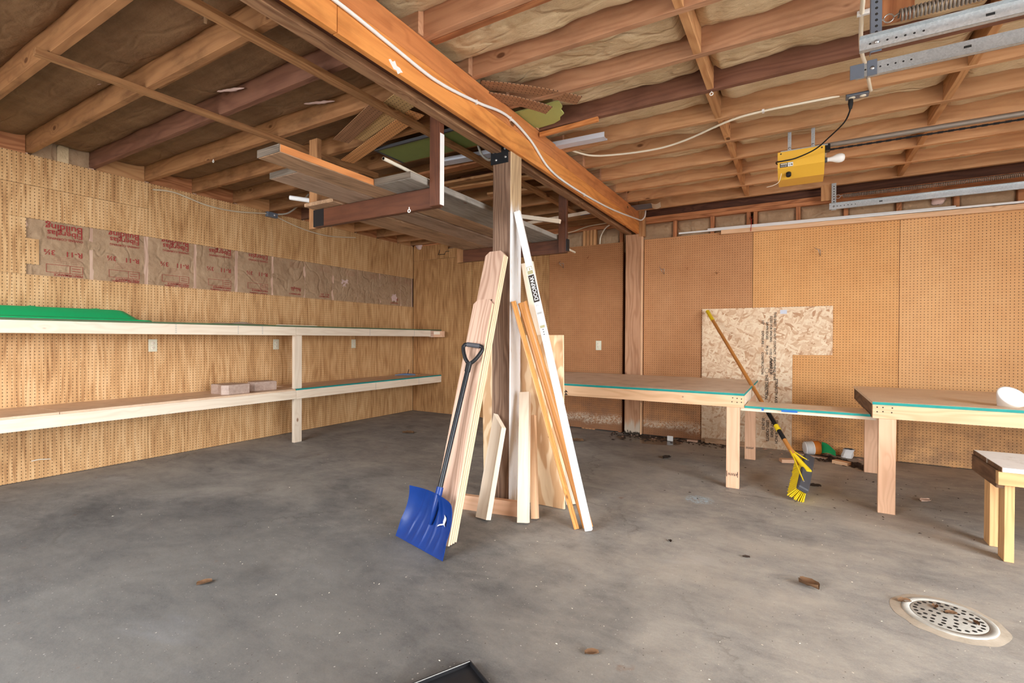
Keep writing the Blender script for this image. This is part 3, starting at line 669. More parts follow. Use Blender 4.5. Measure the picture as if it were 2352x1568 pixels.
# ---- right and front walls, out of view, with the door and an added front opening for daylight
wr = MB(); D0, D1, DT = -1.10, 2.30, 2.44
for b in ((YF, D0, 0, 2.9), (D1, YB + 0.1, 0, 2.9), (D0, D1, DT, 2.9)): wr.box(XR, XR + 0.08, b[0], b[1], b[2], b[3])
tag(build('wall_right', wr, plain('wall_board', (0.50, 0.36, 0.23), 0.8)), 'right wall with the open overhead door, outside the picture', kind='structure')
wf = MB()
for b in ((XL - 0.1, -3.6, 0, 2.9), (-1.4, XR + 0.1, 0, 2.9), (-3.6, -1.4, 0, 0.7), (-3.6, -1.4, 2.2, 2.9)): wf.box(b[0], b[1], YF - 0.08, YF, b[2], b[3])
tag(build('wall_front', wf, plain('wall_board_front', (0.50, 0.36, 0.23), 0.8)), 'front wall with an unseen opening added for light, behind the camera', kind='structure')

# ================================================================== beam, post, column
bt = thing('ceiling_beam', 'long orange stained built-up beam across the ceiling resting on the post', 'beam', (-1.675, 2.7, 2.333))
YE = 5.585
beamY('side_board', -1.625, XB1, YF, 1.318, 2.333, 2.466, 'beam', bt); beamY('side_board', -1.625, XB1, 1.321, YE, 2.333, 2.466, 'beam', bt)
beamY('upper_side_board', -1.625, XB1 - 0.002, YF, YE, 2.468, 2.587, 'beam_upper', bt)
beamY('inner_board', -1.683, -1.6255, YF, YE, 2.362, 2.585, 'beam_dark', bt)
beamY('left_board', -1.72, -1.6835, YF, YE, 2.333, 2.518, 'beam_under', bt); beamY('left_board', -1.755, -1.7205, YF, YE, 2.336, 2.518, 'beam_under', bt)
beamZ('end_block', -1.6, -1.535, 5.588, YB + 0.004, 2.30, 2.60, 'block', bt)
build('paint_patch', MB().prism([(1.60, 2.366), (1.612, 2.374), (1.625, 2.368), (1.640, 2.379), (1.652, 2.362), (1.672, 2.362), (1.692, 2.350), (1.678, 2.343), (1.66, 2.328), (1.650, 2.340), (1.632, 2.338), (1.615, 2.352)], XB1 - 0.001, XB1 + 0.0006, Matrix(((0, 0, 1, 0), (1, 0, 0, 0), (0, 1, 0, 0), (0, 0, 0, 1)))), MAT['white'], bt)

pt = thing('support_post', 'square weathered post holding the ceiling beam, its right side painted white', 'post', (-1.682, 2.781, 0))
post = board('post_shaft', (-1.682, 2.781, 0.002), (-1.682, 2.781, 2.332), 0.14, 0.14, 'post', (0, -1, 0), pt, 0.004)
pb = build('bracket_plate', MB().box(-1.765, -1.632, 2.703, 2.7105, 2.262, 2.372, 0.001), MAT['black_metal'], pt)
for (x, z) in ((-1.742, 2.342), (-1.655, 2.352), (-1.722, 2.287), (-1.650, 2.297)):
    build('bolt', MB().lathe([(0.008, 0), (0.008, 0.006), (0.0, 0.008)], Matrix.Translation((x, 2.7035, z)) @ Matrix.Rotation(math.pi / 2, 4, 'X'), 8), MAT['steel'], pb)
ct = thing('wall_column', 'thick knotty wooden column standing against the back wall under the beam', 'column', (-1.655, 5.62, 0))
beamZ('front_board', -1.752, -1.572, 5.588, 5.630, 0.012, 2.332, 'column', ct); beamZ('side_board', -1.5705, -1.556, 5.592, 5.646, 0.012, 2.331, 'fir', ct)
beamZ('back_board', -1.745, -1.5715, 5.6305, 5.653, 0.012, 2.331, 'column', ct)
for i, (xa, ya, xb, yb, nm, lb) in enumerate(((-3.235, -0.3, -3.235, 2.98, 0, 'long thin wood strip nailed under the joists, its free end at the upper left'), )):
    pass
s1 = board('wood_strip', (-3.22, 0.86, 2.503), (-3.12, 3.00, 2.503), 0.042, 0.032, 'strip'); tag(s1, 'thin wood strip under the left joists with a loose blackened end at upper left', 'strip')
s2 = board('wood_strip', (-2.178, -0.9, 2.482), (-2.09, 4.9, 2.482), 0.062, 0.024, 'strip'); tag(s2, 'long wood strip under the left joists passing behind the post close to the beam', 'strip')

# ================================================================== hanging rack and what lies on it
def rack(y, label, lab2, loc, hx=-1.757):
    r = thing('rack_hanger', label, 'rack', loc)
    board('crossbar', (-2.905, y + 0.062, 1.938), (-1.80, y + 0.062, 1.938), 0.038, 0.12, 'dark_stain', (0, 0, 1), r, 0.003)
    beamZ('hanger_board', -1.833, hx - 0.001, y, y + 0.040, 1.872, 2.47, 'dark_stain', r, 0.003)
    beamZ('wall_side_hanger', -3.01, -2.925, y + 0.084, y + 0.122, 1.885, 2.518, 'joist_left', r)
    return r
r1 = rack(2.165, 'front hanger of the overhead rack, dark crossbar with a white edged upright', '', (-2.3, 2.2, 1.87))
build('white_edge', MB().box(-1.7575, -1.7560, 2.167, 2.203, 1.875, 2.28), MAT['white'], r1)
build('charred_end', MB().box(-2.907, -2.80, 2.2065, 2.2075, 1.88, 1.996), MAT['black'], r1)
r2 = rack(3.905, 'rear hanger of the overhead rack, brown crossbar with a plain upright', '', (-2.3, 3.95, 1.87))
build('metal_strap', MB().box(-1.756, -1.745, 3.904, 3.948, 1.885, 1.99), MAT['black_metal'], r2)
PZ = 2.0
def plank(x0, x1, y0, y1, z0, z1, mat, label, edge=None, dz=0.0, skew=0.0):
    t = thing('plank', label, 'plank', ((x0 + x1) / 2, (y0 + y1) / 2, z0))
    board('plank_body', ((x0 + x1) / 2 + skew, y0, (z0 + z1) / 2 + dz), ((x0 + x1) / 2, y1, (z0 + z1) / 2), x1 - x0, z1 - z0, mat, (0, 0, 1), t, 0.004)
    if y0 < 2.1 or mat != 'rough_brown': build('rough_end', MB().box(x0 + skew + 0.001, x1 + skew - 0.001, y0 - 0.003, y0 - 0.0002, z0 + dz + 0.001, z1 + dz - 0.001), MAT['rough_end'], t)
    if edge: board('sawn_edge', (x1 + 0.0008, y0 + 0.004, (z0 + z1) / 2 + dz), (x1 + 0.0008, y1, (z0 + z1) / 2), 0.0016, (z1 - z0) - 0.006, edge, (0, 0, 1), t, 0.0)
    return t
plank(-2.315, -2.137, 1.435, 4.15, PZ, PZ + 0.040, 'rough_brown', 'rough brown plank with a bright orange edge jutting furthest from the overhead rack', 'orange_edge')
plank(-2.61, -2.37, 1.66, 4.10, PZ + 0.0005, PZ + 0.036, 'grey_brown', 'smooth grey brown plank on the overhead rack left of the orange edged plank', skew=0.05)
plank(-2.905, -2.615, 2.13, 4.12, PZ + 0.001, PZ + 0.026, 'rough_brown', 'wide light brown board on the leftmost side of the overhead rack')
plank(-2.132, -1.853, 2.03, 4.20, PZ, PZ + 0.038, 'rough_grey', 'weathered grey plank on the overhead rack with a dark furry looking end')
pp = build('pipe', MB().tube([(-2.02, 1.99, 2.125), (-2.10, 4.9, 2.055)], 0.0105, 12, False), MAT['cream']); tag(pp, 'long thin cream pipe lying over the planks of the overhead rack', 'pipe')
build('pipe_bore', MB().lathe([(0.0, 0), (0.0075, 0.0)], Matrix.Translation((-2.02, 1.989, 2.125)) @ Matrix.Rotation(math.pi / 2, 4, 'X'), 12), MAT['dark_slot'], pp)
s = board('pipe', (-2.02, 2.8, 2.07), (-1.93, 4.2, 2.052), 0.02, 0.02, 'cream'); s.name = 'wood_lath'; tag(s, 'pale narrow lath lying beside the cream pipe on the rack planks', 'lath')
s = board('wood_lath', (-2.085, 2.5, 2.049), (-2.06, 4.3, 2.049), 0.03, 0.018, 'orange_edge'); tag(s, 'thin reddish lath lying under the cream pipe on the grey plank', 'lath')
s = board('wood_offcut', (-2.18, 3.78, 2.213), (-1.775, 3.82, 2.125), 0.03, 0.035, 'pine'); tag(s, 'short pale offcut propped on the rear upright of the overhead rack', 'offcut')
s = board('wood_offcut', (-2.34, 2.09, 2.09), (-2.20, 2.22, 2.09), 0.11, 0.022, 'fir'); tag(s, 'small yellowish wood piece stacked on the orange edged plank', 'offcut')
s.location.z -= 0.037
cp = build('pipe', MB().tube([(-3.30, 2.30, 2.165), (-2.86, 2.62, 2.10)], 0.017, 14, False), MAT['white']); tag(cp, 'short white plastic pipe poking out left of the overhead rack', 'pipe')
build('pipe_bore', MB().lathe([(0.0, 0), (0.013, 0)], Matrix.Translation((-3.3005, 2.2996, 2.165)) @ V((0.44, 0.32, -0.065)).to_track_quat('Z', 'Y').to_matrix().to_4x4(), 12), MAT['dark_slot'], cp)

# ---- scraps tucked over the joists and the beam
def scrap(name, p0, p1, wd, mat, label, up=(0, 0, 1), bend=0.0, cat='pegboard scrap', n=14, th=0.005):
    M, L = basis(p0, p1, up)
    def top(u, v): return V(((u - 0.5) * L, (v - 0.5) * wd, th / 2 + bend * (4 * u * (1 - u) - 0.0)))
    mb = MB().grid(n, 2, top).grid(n, 2, lambda u, v: top(u, v) - V((0, 0, th)), True, True)
    for v in (0.0, 1.0): mb.grid(n, 1, lambda u, w, v=v: top(u, v) - V((0, 0, th * w)))
    for u in (0.0, 1.0): mb.grid(1, 2, lambda w, v, u=u: top(u, v) - V((0, 0, th * w)))
    return tag(build(name, mb, MAT[mat], None, M), label, cat)
scrap('pegboard_scrap', (-3.07, 2.64, 2.50), (-2.05, 2.30, 2.512), 0.105, 'scrap_orange', 'longest orange pegboard scrap lying across the left joists')
scrap('pegboard_scrap', (-2.70, 2.37, 2.515), (-1.95, 2.13, 2.517), 0.16, 'scrap_yellow', 'yellow wood grain pegboard scrap above the orange ones in the left joists')
scrap('pegboard_scrap', (-2.80, 2.35, 2.505), (-2.2, 2.12, 2.508), 0.11, 'scrap_brown', 'short brown pegboard scrap beneath the yellow one in the left joists')
scrap('pegboard_scrap', (-1.62, 2.36, 2.600), (-1.17, 2.78, 2.578), 0.10, 'scrap_brown', 'curled brown pegboard scrap right of the beam, upper of the two', bend=0.014)
scrap('pegboard_scrap', (-1.63, 2.45, 2.575), (-1.37, 2.77, 2.56), 0.10, 'scrap_brown', 'curled brown pegboard scrap right of the beam, lower and shorter', bend=0.012)
gb = thing('green_board', 'green faced sheet with a torn paper edge between the left joists', 'board', (-2.2, 2.73, 2.50))
build('sheet', MB().box(-2.70, -1.78, 2.600, 2.885, 2.503, 2.515), MAT['green_board'], gb); build('dark_rim', MB().box(-2.715, -1.78, 2.585, 2.5995, 2.498, 2.518).box(-2.715, -2.7005, 2.60, 2.885, 2.498, 2.518), MAT['rubber'], gb)
poly = [(-1.66, 2.76), (-1.30, 2.76), (-1.31, 2.84), (-1.335, 2.87), (-1.34, 2.93), (-1.38, 2.96), (-1.40, 3.00), (-1.46, 3.03), (-1.66, 3.05)]
tag(build('olive_sheet', MB().prism(poly, 2.596, 2.604), MAT['olive']), 'ragged olive green sheet piece right of the beam below the joists', 'sheet')
def channel(name, p0, p1, wd, h, label, mat='lavender'):
    M, L = basis(p0, p1, (0, 0, 1)); mb = MB().box(-L / 2, L / 2, -wd / 2, wd / 2, -0.001, 0.001).box(-L / 2, L / 2, -wd / 2, -wd / 2 + 0.002, 0.001, h).box(-L / 2, L / 2, wd / 2 - 0.002, wd / 2, 0.001, h * 0.4)
    return tag(build(name, mb, MAT[mat], None, M), label, 'channel')
channel('metal_channel', (-1.68, 3.38, 2.578), (-1.22, 3.40, 2.578), 0.075, 0.035, 'short white metal channel lying under the joists right of the beam')
channel('metal_channel', (-2.46, 3.06, 2.505), (-1.80, 3.12, 2.505), 0.085, 0.03, 'bluish white metal channel under the joists left of the beam')
s = board('wood_lath', (-1.585, 3.062, 2.555), (-1.155, 3.072, 2.575), 0.022, 0.03, 'orange_edge'); tag(s, 'varnished orange lath leaning on the beam under the right joists', 'lath')
lb = thing('stored_board', 'long pale board with blue printed marks stored under the far left joists', 'board', (-2.2, 4.98, 2.45))
board('board_body', (-3.0, 5.06, 2.475), (-1.62, 4.86, 2.475), 0.16, 0.035, 'bench_dust', (0, -0.3, 1), lb)
for (x, wd) in ((-2.50, 0.07), (-2.03, 0.14), (-1.80, 0.10)):
    M, L = basis((x, 5.06 - (x + 3.0) / 1.38 * 0.2, 2.455), (x + wd, 5.06 - (x + wd + 3.0) / 1.38 * 0.2, 2.455), (0, -0.3, 1)); build('printed_mark', MB().box(-L / 2, L / 2, -0.03, 0.03, -0.0035, 0.0), MAT['blue_paint'], lb, M)
for i, (y, z, a) in enumerate(((3.20, 2.5085, 0), (3.48, 2.5085, 1), (3.62, 2.5085, 2), (3.95, 2.5085, 3))):
    s = board('stored_board', (-3.2 + 0.2 * i, y, z), (-1.78, y + 0.04 * i, z), 0.085, 0.022, ('plate', 'strip', 'block', 'strip')[i], (0, 0, 1))
    tag(s, ('reddish stored board', 'brown stored board', 'tan stored board', 'dark brown stored board')[i] + (' under the left joists, nearest the white channel', ' second behind the white channel under the left joists', ' third behind the white channel under the left joists', ' under the left joists, in front of the rear rack hanger')[i], 'board')
ps = thing('paper_sheet', 'torn grey and white sheet tucked under the far joists beside the beam', 'sheet', (-1.45, 5.28, 2.58))
build('sheet', MB().grid(8, 6, lambda u, v: V((-1.60 + 0.22 * u, 5.26 + 0.22 * v, 2.58 + 0.006 * noise.noise(V((u * 3, v * 3, 2)))))), MAT['blue_grey'], ps)
build('torn_flap', MB().grid(6, 5, lambda u, v: V((-1.38 + 0.10 * u - 0.04 * v, 5.27 + 0.2 * v, 2.583 - 0.02 * math.sin(u * 3)))), MAT['cream'], ps)
# ================================================================== shelving along the left wall
sh = thing('wall_shelf', 'long two tier wooden shelf along the left wall with pale board edges', 'shelf', (-4.8, 3.3, 0))
XF = -4.535
beamY('upper_shelf_board', XL + 0.004, XF - 0.0385, YF + 0.05, 3.29, 1.222, 1.237, 'particle', sh); beamY('upper_shelf_board', XL + 0.004, XF - 0.0385, 3.294, YB - 0.004, 1.222, 1.237, 'particle', sh)
build('green_front_edge', MB().box(XF - 0.0380, XF - 0.001, YF + 0.05, YB - 0.004, 1.2225, 1.2365), MAT['green_edge'], sh)
beamY('upper_front_rail', XF - 0.038, XF, YF + 0.05, 3.236, 1.134, 1.222, 'pine', sh); beamY('upper_front_rail', XF - 0.038, XF, 3.240, 5.40, 1.136, 1.222, 'pine', sh)
beamY('end_block', XF - 0.038, XF + 0.002, 5.402, 5.52, 1.126, 1.2215, 'cedar', sh); beamX('end_block', XF + 0.0025, XF + 0.16, 5.46, 5.52, 1.128, 1.2155, 'fir_pink', sh); beamX('end_block', XF + 0.01, XF + 0.12, 5.4575, 5.4595, 1.165, 1.21, 'pine', sh)
beamY('shim', XF - 0.06, XF - 0.005, 3.05, 3.50, 1.2372, 1.243, 'pine', sh)
beamZ('shelf_post', XF - 0.0775, XF - 0.0395, 3.245, 3.336, 0.001, 1.2215, 'pine', sh)
beamY('lower_shelf_board', XL + 0.004, XF - 0.003, YF + 0.05, 1.345, 0.556, 0.573, 'particle', sh); beamY('lower_shelf_board', XL + 0.004, XF - 0.003, 1.348, 3.236, 0.556, 0.573, 'particle', sh)
beamY('lower_shelf_board', XL + 0.004, XF - 0.0385, 3.34, YB - 0.004, 0.556, 0.572, 'particle', sh)
build('teal_front_edge', MB().box(XF - 0.0380, XF - 0.001, 3.245, YB - 0.004, 0.557, 0.5715), MAT['teal'], sh)
beamY('lower_front_rail', XF - 0.038, XF, YF + 0.05, 3.243, 0.468, 0.556, 'pine', sh); beamY('lower_front_rail', XF - 0.038, XF, 3.246, YB - 0.004, 0.466, 0.557, 'pine', sh)
for (y, z) in ((2.09, 1.18), (2.62, 1.18), (2.86, 1.18), (4.25, 1.18), (5.05, 1.18), (4.35, 0.51), (5.15, 0.51)):
    for q in range(5): lettering('stamp', 'IIII', 0.012, (XF + 0.0004, y, z + 0.03 - q * 0.016), (0, 1, 0), (0, 0, 1), MAT['grey_ink'], sh)
# green sled, upside down on the upper shelf
sd_ = thing('sled', 'bright green plastic sled lying upside down on the upper shelf', 'sled', (-4.82, 1.2, 1.244))
def ring(x0, x1, y0, y1, z, r, n=5):
    out = []
    for cx, cy, a0 in ((x1 - r, y1 - r, 0), (x0 + r, y1 - r, 90), (x0 + r, y0 + r, 180), (x1 - r, y0 + r, 270)):
        for i in range(n + 1):
            a = math.radians(a0 + 90 * i / n); out.append(V((cx + r * math.cos(a), cy + r * math.sin(a), z)))
    return out
R = [ring(-5.06, -4.565, 0.30, 1.955, 1.2385, 0.07), ring(-5.06, -4.565, 0.30, 1.955, 1.246, 0.07), ring(-5.03, -4.60, 0.33, 1.88, 1.250, 0.07), ring(-5.015, -4.615, 0.345, 1.865, 1.262, 0.07), ring(-4.985, -4.66, 0.40, 1.79, 1.318, 0.06), ring(-4.97, -4.68, 0.42, 1.76, 1.325, 0.05)]
mb = MB(); nR = len(R[0])
mb.add([p for r_ in R for p in r_], [(i * nR + j, i * nR + (j + 1) % nR, (i + 1) * nR + (j + 1) % nR, (i + 1) * nR + j) for i in range(len(R) - 1) for j in range(nR)], True)
mb.add(R[-1], [tuple(range(nR))]); mb.add(R[0], [tuple(range(nR))[::-1]])
build('sled_shell', mb, MAT['plastic_green'], sd_)
for y in (0.75, 1.25, 1.62): build('runner_rib', MB().box(-4.93, -4.72, y - 0.02, y + 0.02, 1.3245, 1.331, 0.003), MAT['plastic_green'], sd_)
# plastic sheet on the upper shelf
mp = plain('clear_plastic', (0.72, 0.70, 0.72), 0.2)
mp.node_tree.nodes['Principled BSDF'].inputs['Transmission Weight'].default_value = 0.35
pb_ = build('plastic_bag', MB().grid(16, 8, lambda u, v: V((-4.78 + 0.2 * v, 2.46 + 0.50 * u, 1.2395 + 0.022 * abs(math.sin(u * 5 + v * 3) * math.sin(math.pi * u) * math.sin(math.pi * v)) + 0.008 * abs(noise.noise(V((u * 6, v * 6, 3))))))), mp)
tag(pb_, 'crumpled clear plastic bag lying on the upper shelf', 'bag')
def wallblock(poly, z0, z1, label):
    mb = MB(); n = len(poly); c = sum((V((x, y)) for x, y in poly), V((0, 0))) / n
    ins = [(x + (c.x - x) * 0.05, y + (c.y - y) * 0.05) for x, y in poly]
    rings = [[V((x, y, z0)) for x, y in ins], [V((x, y, z0 + 0.006)) for x, y in poly], [V((x, y, z1 - 0.006)) for x, y in poly], [V((x, y, z1)) for x, y in ins]]
    mb.add([p for r_ in rings for p in r_], [(i * n + j, i * n + (j + 1) % n, (i + 1) * n + (j + 1) % n, (i + 1) * n + j) for i in range(3) for j in range(n)])
    mb.add(rings[0], [tuple(range(n))[::-1]]); mb.add(rings[3], [tuple(range(n))])
    return tag(build('wall_block', mb, MAT['brick']), label, 'block', 'concrete blocks on the lower shelf')
wallblock([(-4.80, 2.52), (-4.70, 2.53), (-4.60, 2.505), (-4.555, 2.55), (-4.565, 2.755), (-4.66, 2.765), (-4.80, 2.72)], 0.5735, 0.667, 'split concrete wall block on the lower shelf, nearer one with a notched face')
wallblock([(-4.775, 2.86), (-4.70, 2.84), (-4.655, 2.86), (-4.645, 3.09), (-4.80, 3.10), (-4.83, 2.99)], 0.5735, 0.665, 'rough faced concrete wall block on the lower shelf, the one nearer the shelf post')
# blue clamp
cl = thing('clamp', 'blue handled clamp lying at the far end of the lower shelf', 'tool', (-4.83, 5.25, 0.575))
build('handle', MB().tube(bez([(-4.95, 5.12, 0.583), (-4.85, 5.2, 0.586), (-4.72, 5.32, 0.583)]), 0.010, 8), MAT['blue_grey'], cl)
build('handle', MB().tube(bez([(-4.97, 5.20, 0.583), (-4.86, 5.26, 0.592), (-4.72, 5.33, 0.583)]), 0.009, 8), MAT['blue_paint'], cl)
build('jaw', MB().box(-4.735, -4.69, 5.30, 5.36, 0.5725, 0.597, 0.004), MAT['strip'], cl)
build('spike', MB().tube([(-4.97, 5.40, 0.578), (-5.02, 5.48, 0.640)], 0.005, 6), MAT['black'], cl)

# outlets
def outlet(M, label):
    t = link('wall_outlet', None, M); t.empty_display_size = 0.03; tag(t, label, 'outlet', None)
    def part(name, mb, m, par=t): return build(name, mb, m, par, M)
    part('cover_plate', MB().box(-0.035, 0.035, -0.006, -0.0005, -0.057, 0.057, 0.002), MAT['outlet'])
    for s in (-1, 1):
        rp = part('receptacle', MB().lathe([(0.0165, 0), (0.0165, 0.003), (0.015, 0.004), (0.0, 0.004)], Matrix.Translation((0, -0.006, s * 0.02)) @ Matrix.Rotation(math.pi / 2, 4, 'X'), 16), MAT['cream'])
        build('slot', MB().box(-0.0075, -0.0048, -0.0105, -0.0095, s * 0.02 - 0.002, s * 0.02 + 0.007).box(0.0048, 0.0075, -0.0105, -0.0095, s * 0.02 - 0.002, s * 0.02 + 0.007).box(-0.0022, 0.0022, -0.0105, -0.0095, s * 0.02 - 0.010, s * 0.02 - 0.006), MAT['dark_slot'], rp, M)
    return t
RZ = Matrix.Rotation(math.pi / 2, 4, 'Z')
for y, lb_ in ((2.16, 'ivory wall outlet between the shelves, furthest left'), (3.378, 'ivory wall outlet just left of the shelf post'), (4.49, 'ivory wall outlet right of the shelf post')):
    outlet(Matrix.Translation((XL, y, 1.033)) @ RZ, lb_)
outlet(Matrix.Translation((-2.10, YB, 1.036)), 'ivory wall outlet on the brown pegboard of the back wall')

# wires on the left wall
jb = thing('junction_box', 'grey metal junction box at the top of the left wall', 'junction box', (-5.06, 3.30, 2.45))
build('box_body', MB().box(-5.092, -5.045, 3.245, 3.37, 2.448, 2.502, 0.004), MAT['blue_grey'], jb)
build('knockout', MB().lathe([(0.012, 0), (0.012, 0.006), (0, 0.006)], Matrix.Translation((-5.045, 3.33, 2.475)) @ Matrix.Rotation(math.pi / 2, 4, 'Y'), 10), MAT['steel'], jb)
cable('cable', [(-5.085, 2.158, 2.455), (-5.07, 2.33, 2.47), (-5.07, 2.62, 2.42), (-5.07, 2.90, 2.423), (-5.07, 3.244, 2.478)], 0.0075, MAT['tan_wire'], 'tan cable drooping along the top of the left wall to the junction box')
cable('cable', [(-5.07, 3.372, 2.468), (-5.07, 3.55, 2.425), (-5.07, 3.80, 2.388), (-5.07, 4.10, 2.384), (-5.07, 4.50, 2.44)], 0.007, MAT['tan_wire'], 'tan cable hanging right of the junction box on the left wall')
cable('cable', [(-5.06, 3.371, 2.495), (-4.95, 3.42, 2.505), (-4.75, 3.40, 2.55), (-4.4, 3.28, 2.60)], 0.009, MAT['grey_wire'], 'thick grey cable rising from the junction box into the joists')
# cables on beam and joists
bc = cable('cable', [(-1.5855, 0.6, 2.452), (-1.5855, 1.292, 2.446), (-1.5855, 1.621, 2.428), (-1.5855, 1.927, 2.415), (-1.5855, 2.28, 2.458), (-1.5855, 2.605, 2.512), (-1.5855, 2.919, 2.470), (-1.5855, 3.223, 2.362), (-1.5855, 3.709, 2.344), (-1.5855, 4.564, 2.384), (-1.5855, 5.40, 2.470), (-1.57, 5.572, 2.485), (-1.528, 5.572, 2.52), (-1.525, 5.60, 2.60)], 0.0085, MAT['white'], 'white cable snaking along the orange face of the ceiling beam')
for (y, z) in ((2.28, 2.458), (2.66, 2.512), (3.9, 2.348)): build('staple', MB().box(-1.594, -1.5815, y - 0.004, y + 0.004, z - 0.013, z + 0.013), MAT['white'], bc)
rc = cable('cable', [(-1.585, 3.50, 2.61), (-1.45, 3.66, 2.582), (-1.25, 3.735, 2.575), (-0.95, 3.75, 2.565), (-0.72, 3.70, 2.57), (-0.41, 3.54, 2.579), (-0.2, 3.500, 2.581), (0.10, 3.505, 2.581), (0.2, 3.53, 2.59)], 0.0075, MAT['cream'], 'cream cable sagging under the right joists towards the outlet box')
build('staple', MB().box(-0.212, -0.198, 3.485, 3.515, 2.572, 2.5875), MAT['white'], rc)
rc2 = cable('cable', [(0.218, 1.5, 2.580), (0.222, 2.20, 2.580), (0.224, 2.45, 2.579), (0.230, 2.62, 2.577), (0.235, 2.70, 2.576), (0.25, 2.90, 2.572), (0.27, 3.05, 2.575), (0.30, 3.20, 2.579), (0.35, 3.50, 2.581), (0.36, 3.55, 2.60)], 0.009, MAT['cream'], 'cream cable crossing the joists beside the garage door track angle')
build('staple', MB().box(0.215, 0.262, 2.66, 2.675, 2.568, 2.5875), MAT['white'], rc2)
cable('cable', [(-2.75, 5.56, 2.43), (-2.46, 5.58, 2.44), (-2.2, 5.58, 2.49), (-1.9, 5.58, 2.50), (-1.76, 5.56, 2.50)], 0.006, MAT['tan_wire'], 'tan cable along the back wall top behind the rear rack hanger')
cable('cable', [(-2.09, 5.64, 2.27), (-2.07, 5.62, 2.36), (-2.0, 5.60, 2.45), (-1.90, 5.58, 2.49)], 0.007, MAT['cream'], 'cream cable curving down into the brown pegboard left of the wall column')
cable('cable', [(-2.02, 2.915, 2.53), (-1.98, 2.92, 2.44), (-1.88, 2.87, 2.37), (-1.77, 2.76, 2.36)], 0.009, MAT['grey_wire'], 'grey cable looping down behind the post bracket')

# ================================================================== workbenches on the right
def bench(x0, x1, yf, yb, zt, label, legs, top, cleat=True, nails=()):
    t = thing('workbench', label, 'workbench', ((x0 + x1) / 2, (yf + yb) / 2, 0))
    beamX('bench_top', x0, x1, yf + 0.004, yb, zt - 0.018, zt, top, t, 0.001)
    build('teal_front_edge', MB().box(x0, x1, yf, yf + 0.0038, zt - 0.018, zt - 0.001), MAT['teal'], t)
    beamX('front_rail', x0 + 0.001, x1, yf + 0.002, yf + 0.040, zt - 0.107, zt - 0.0185, 'fir', t)
    beamX('back_rail', x0 + 0.04, x1 - 0.04, yb - 0.04, yb - 0.002, zt - 0.107, zt - 0.0185, 'fir', t)
    for (lx, ly, lw, m) in legs: beamZ('leg', lx, lx + lw, ly, ly + 0.038, 0.001, zt - (0.1075 if ly < yf + 0.02 else 0.019), m, t)
    for (x, z) in nails: build('screw', MB().lathe([(0.0045, 0), (0.0, 0.0006)], Matrix.Translation((x, yf + 0.0018, z)) @ Matrix.Rotation(math.pi / 2, 4, 'X'), 8), MAT['black_ink'], t)
    return t
b1 = bench(-2.55, -0.343, 3.978, 5.39, 0.717, 'long workbench left of the gap with a dusty top and teal painted front edge', [(-0.462, 3.981, 0.09, 'fir_pink'), (-0.424, 5.02, 0.09, 'fir_pink'), (-2.5, 3.981, 0.09, 'fir')], 'bench_dust',
           nails=[(-0.36 - a, 0.62 + b) for a, b in ((0, 0.03), (0.0, 0.055), (0.03, 0.028), (0.03, 0.058), (0.065, 0.03), (0.06, 0.06))])
beamY('end_rail', -0.3805, -0.344, 4.02, 5.35, 0.61, 0.698, 'pine', b1)
build('teal_side_edge', MB().box(-0.3429, -0.3405, 3.982, 5.388, 0.700, 0.716), MAT['teal'], b1)
lettering('stamp', 'WWPA', 0.030, (-0.450, 3.9806, 0.116), (1, 0, 0), (0, 0, -1), MAT['black_ink'], b1, sx=0.68)
lettering('stamp', 'WWPA', 0.030, (-0.414, 5.0196, 0.120), (1, 0, 0), (0, 0, -1), MAT['black_ink'], b1, sx=0.68)
build('stamp', MB().box(-0.459, -0.455, 3.9802, 3.9808, 0.085, 0.128).box(-0.384, -0.380, 3.9802, 3.9808, 0.085, 0.128), MAT['black_ink'], b1)
lettering('stamp', 'ꟻꟻ' if False else '44', 0.05, (-1.80, 3.9796, 0.66), (0, 0, -1), (1, 0, 0), MAT['black_ink'], b1)
build('knot', MB().lathe([(0.007, 0), (0.004, 0.0006), (0, 0.0006)], Matrix.Translation((-0.78, 3.9798, 0.665)) @ Matrix.Rotation(math.pi / 2, 4, 'X'), 10), MAT['rough_brown'], b1)
b2 = bench(0.420, 2.65, 3.912, 5.17, 0.719, 'right hand workbench with a worn streaky top and teal painted front edge', [(0.453, 3.915, 0.091, 'fir_pink'), (0.490, 5.055, 0.09, 'fir_pink'), (2.5, 3.915, 0.09, 'fir'), (2.5, 5.055, 0.09, 'fir')], 'bench_top',
           nails=[(0.445 + a, 0.655 + b) for a, b in ((0, 0.0), (0.0, 0.03), (0.03, 0.003), (0.03, 0.03), (0.075, 0.0), (0.078, 0.03))])
beamY('end_rail', 0.422, 0.460, 3.955, 5.128, 0.612, 0.7, 'bench_dark', b2)
bs = thing('bridge_shelf', 'low plank shelf with a teal front edge bridging the gap between the workbenches', 'shelf', (0.04, 4.15, 0.6))
beamX('shelf_board', -0.339, 0.418, 3.997, 4.31, 0.6085, 0.6255, 'bench_top', bs)
build('teal_front_edge', MB().box(-0.339, 0.418, 3.992, 3.9965, 0.6095, 0.625), MAT['teal'], bs); build('blue_smear', MB().box(-0.10, 0.0, 3.9905, 3.9918, 0.600, 0.616, 0.0004).box(-0.228, -0.212, 3.9905, 3.9918, 0.598, 0.618, 0.0004), MAT['blue_paint'], bs)
beamX('support_batten', -0.372, 0.452, 4.0215, 4.055, 0.584, 0.608, 'pine', bs)
wb_ = thing('side_bench', 'low old bench with a white laminate top at the right edge of the picture', 'bench', (1.4, 3.6, 0))
YW = 3.338
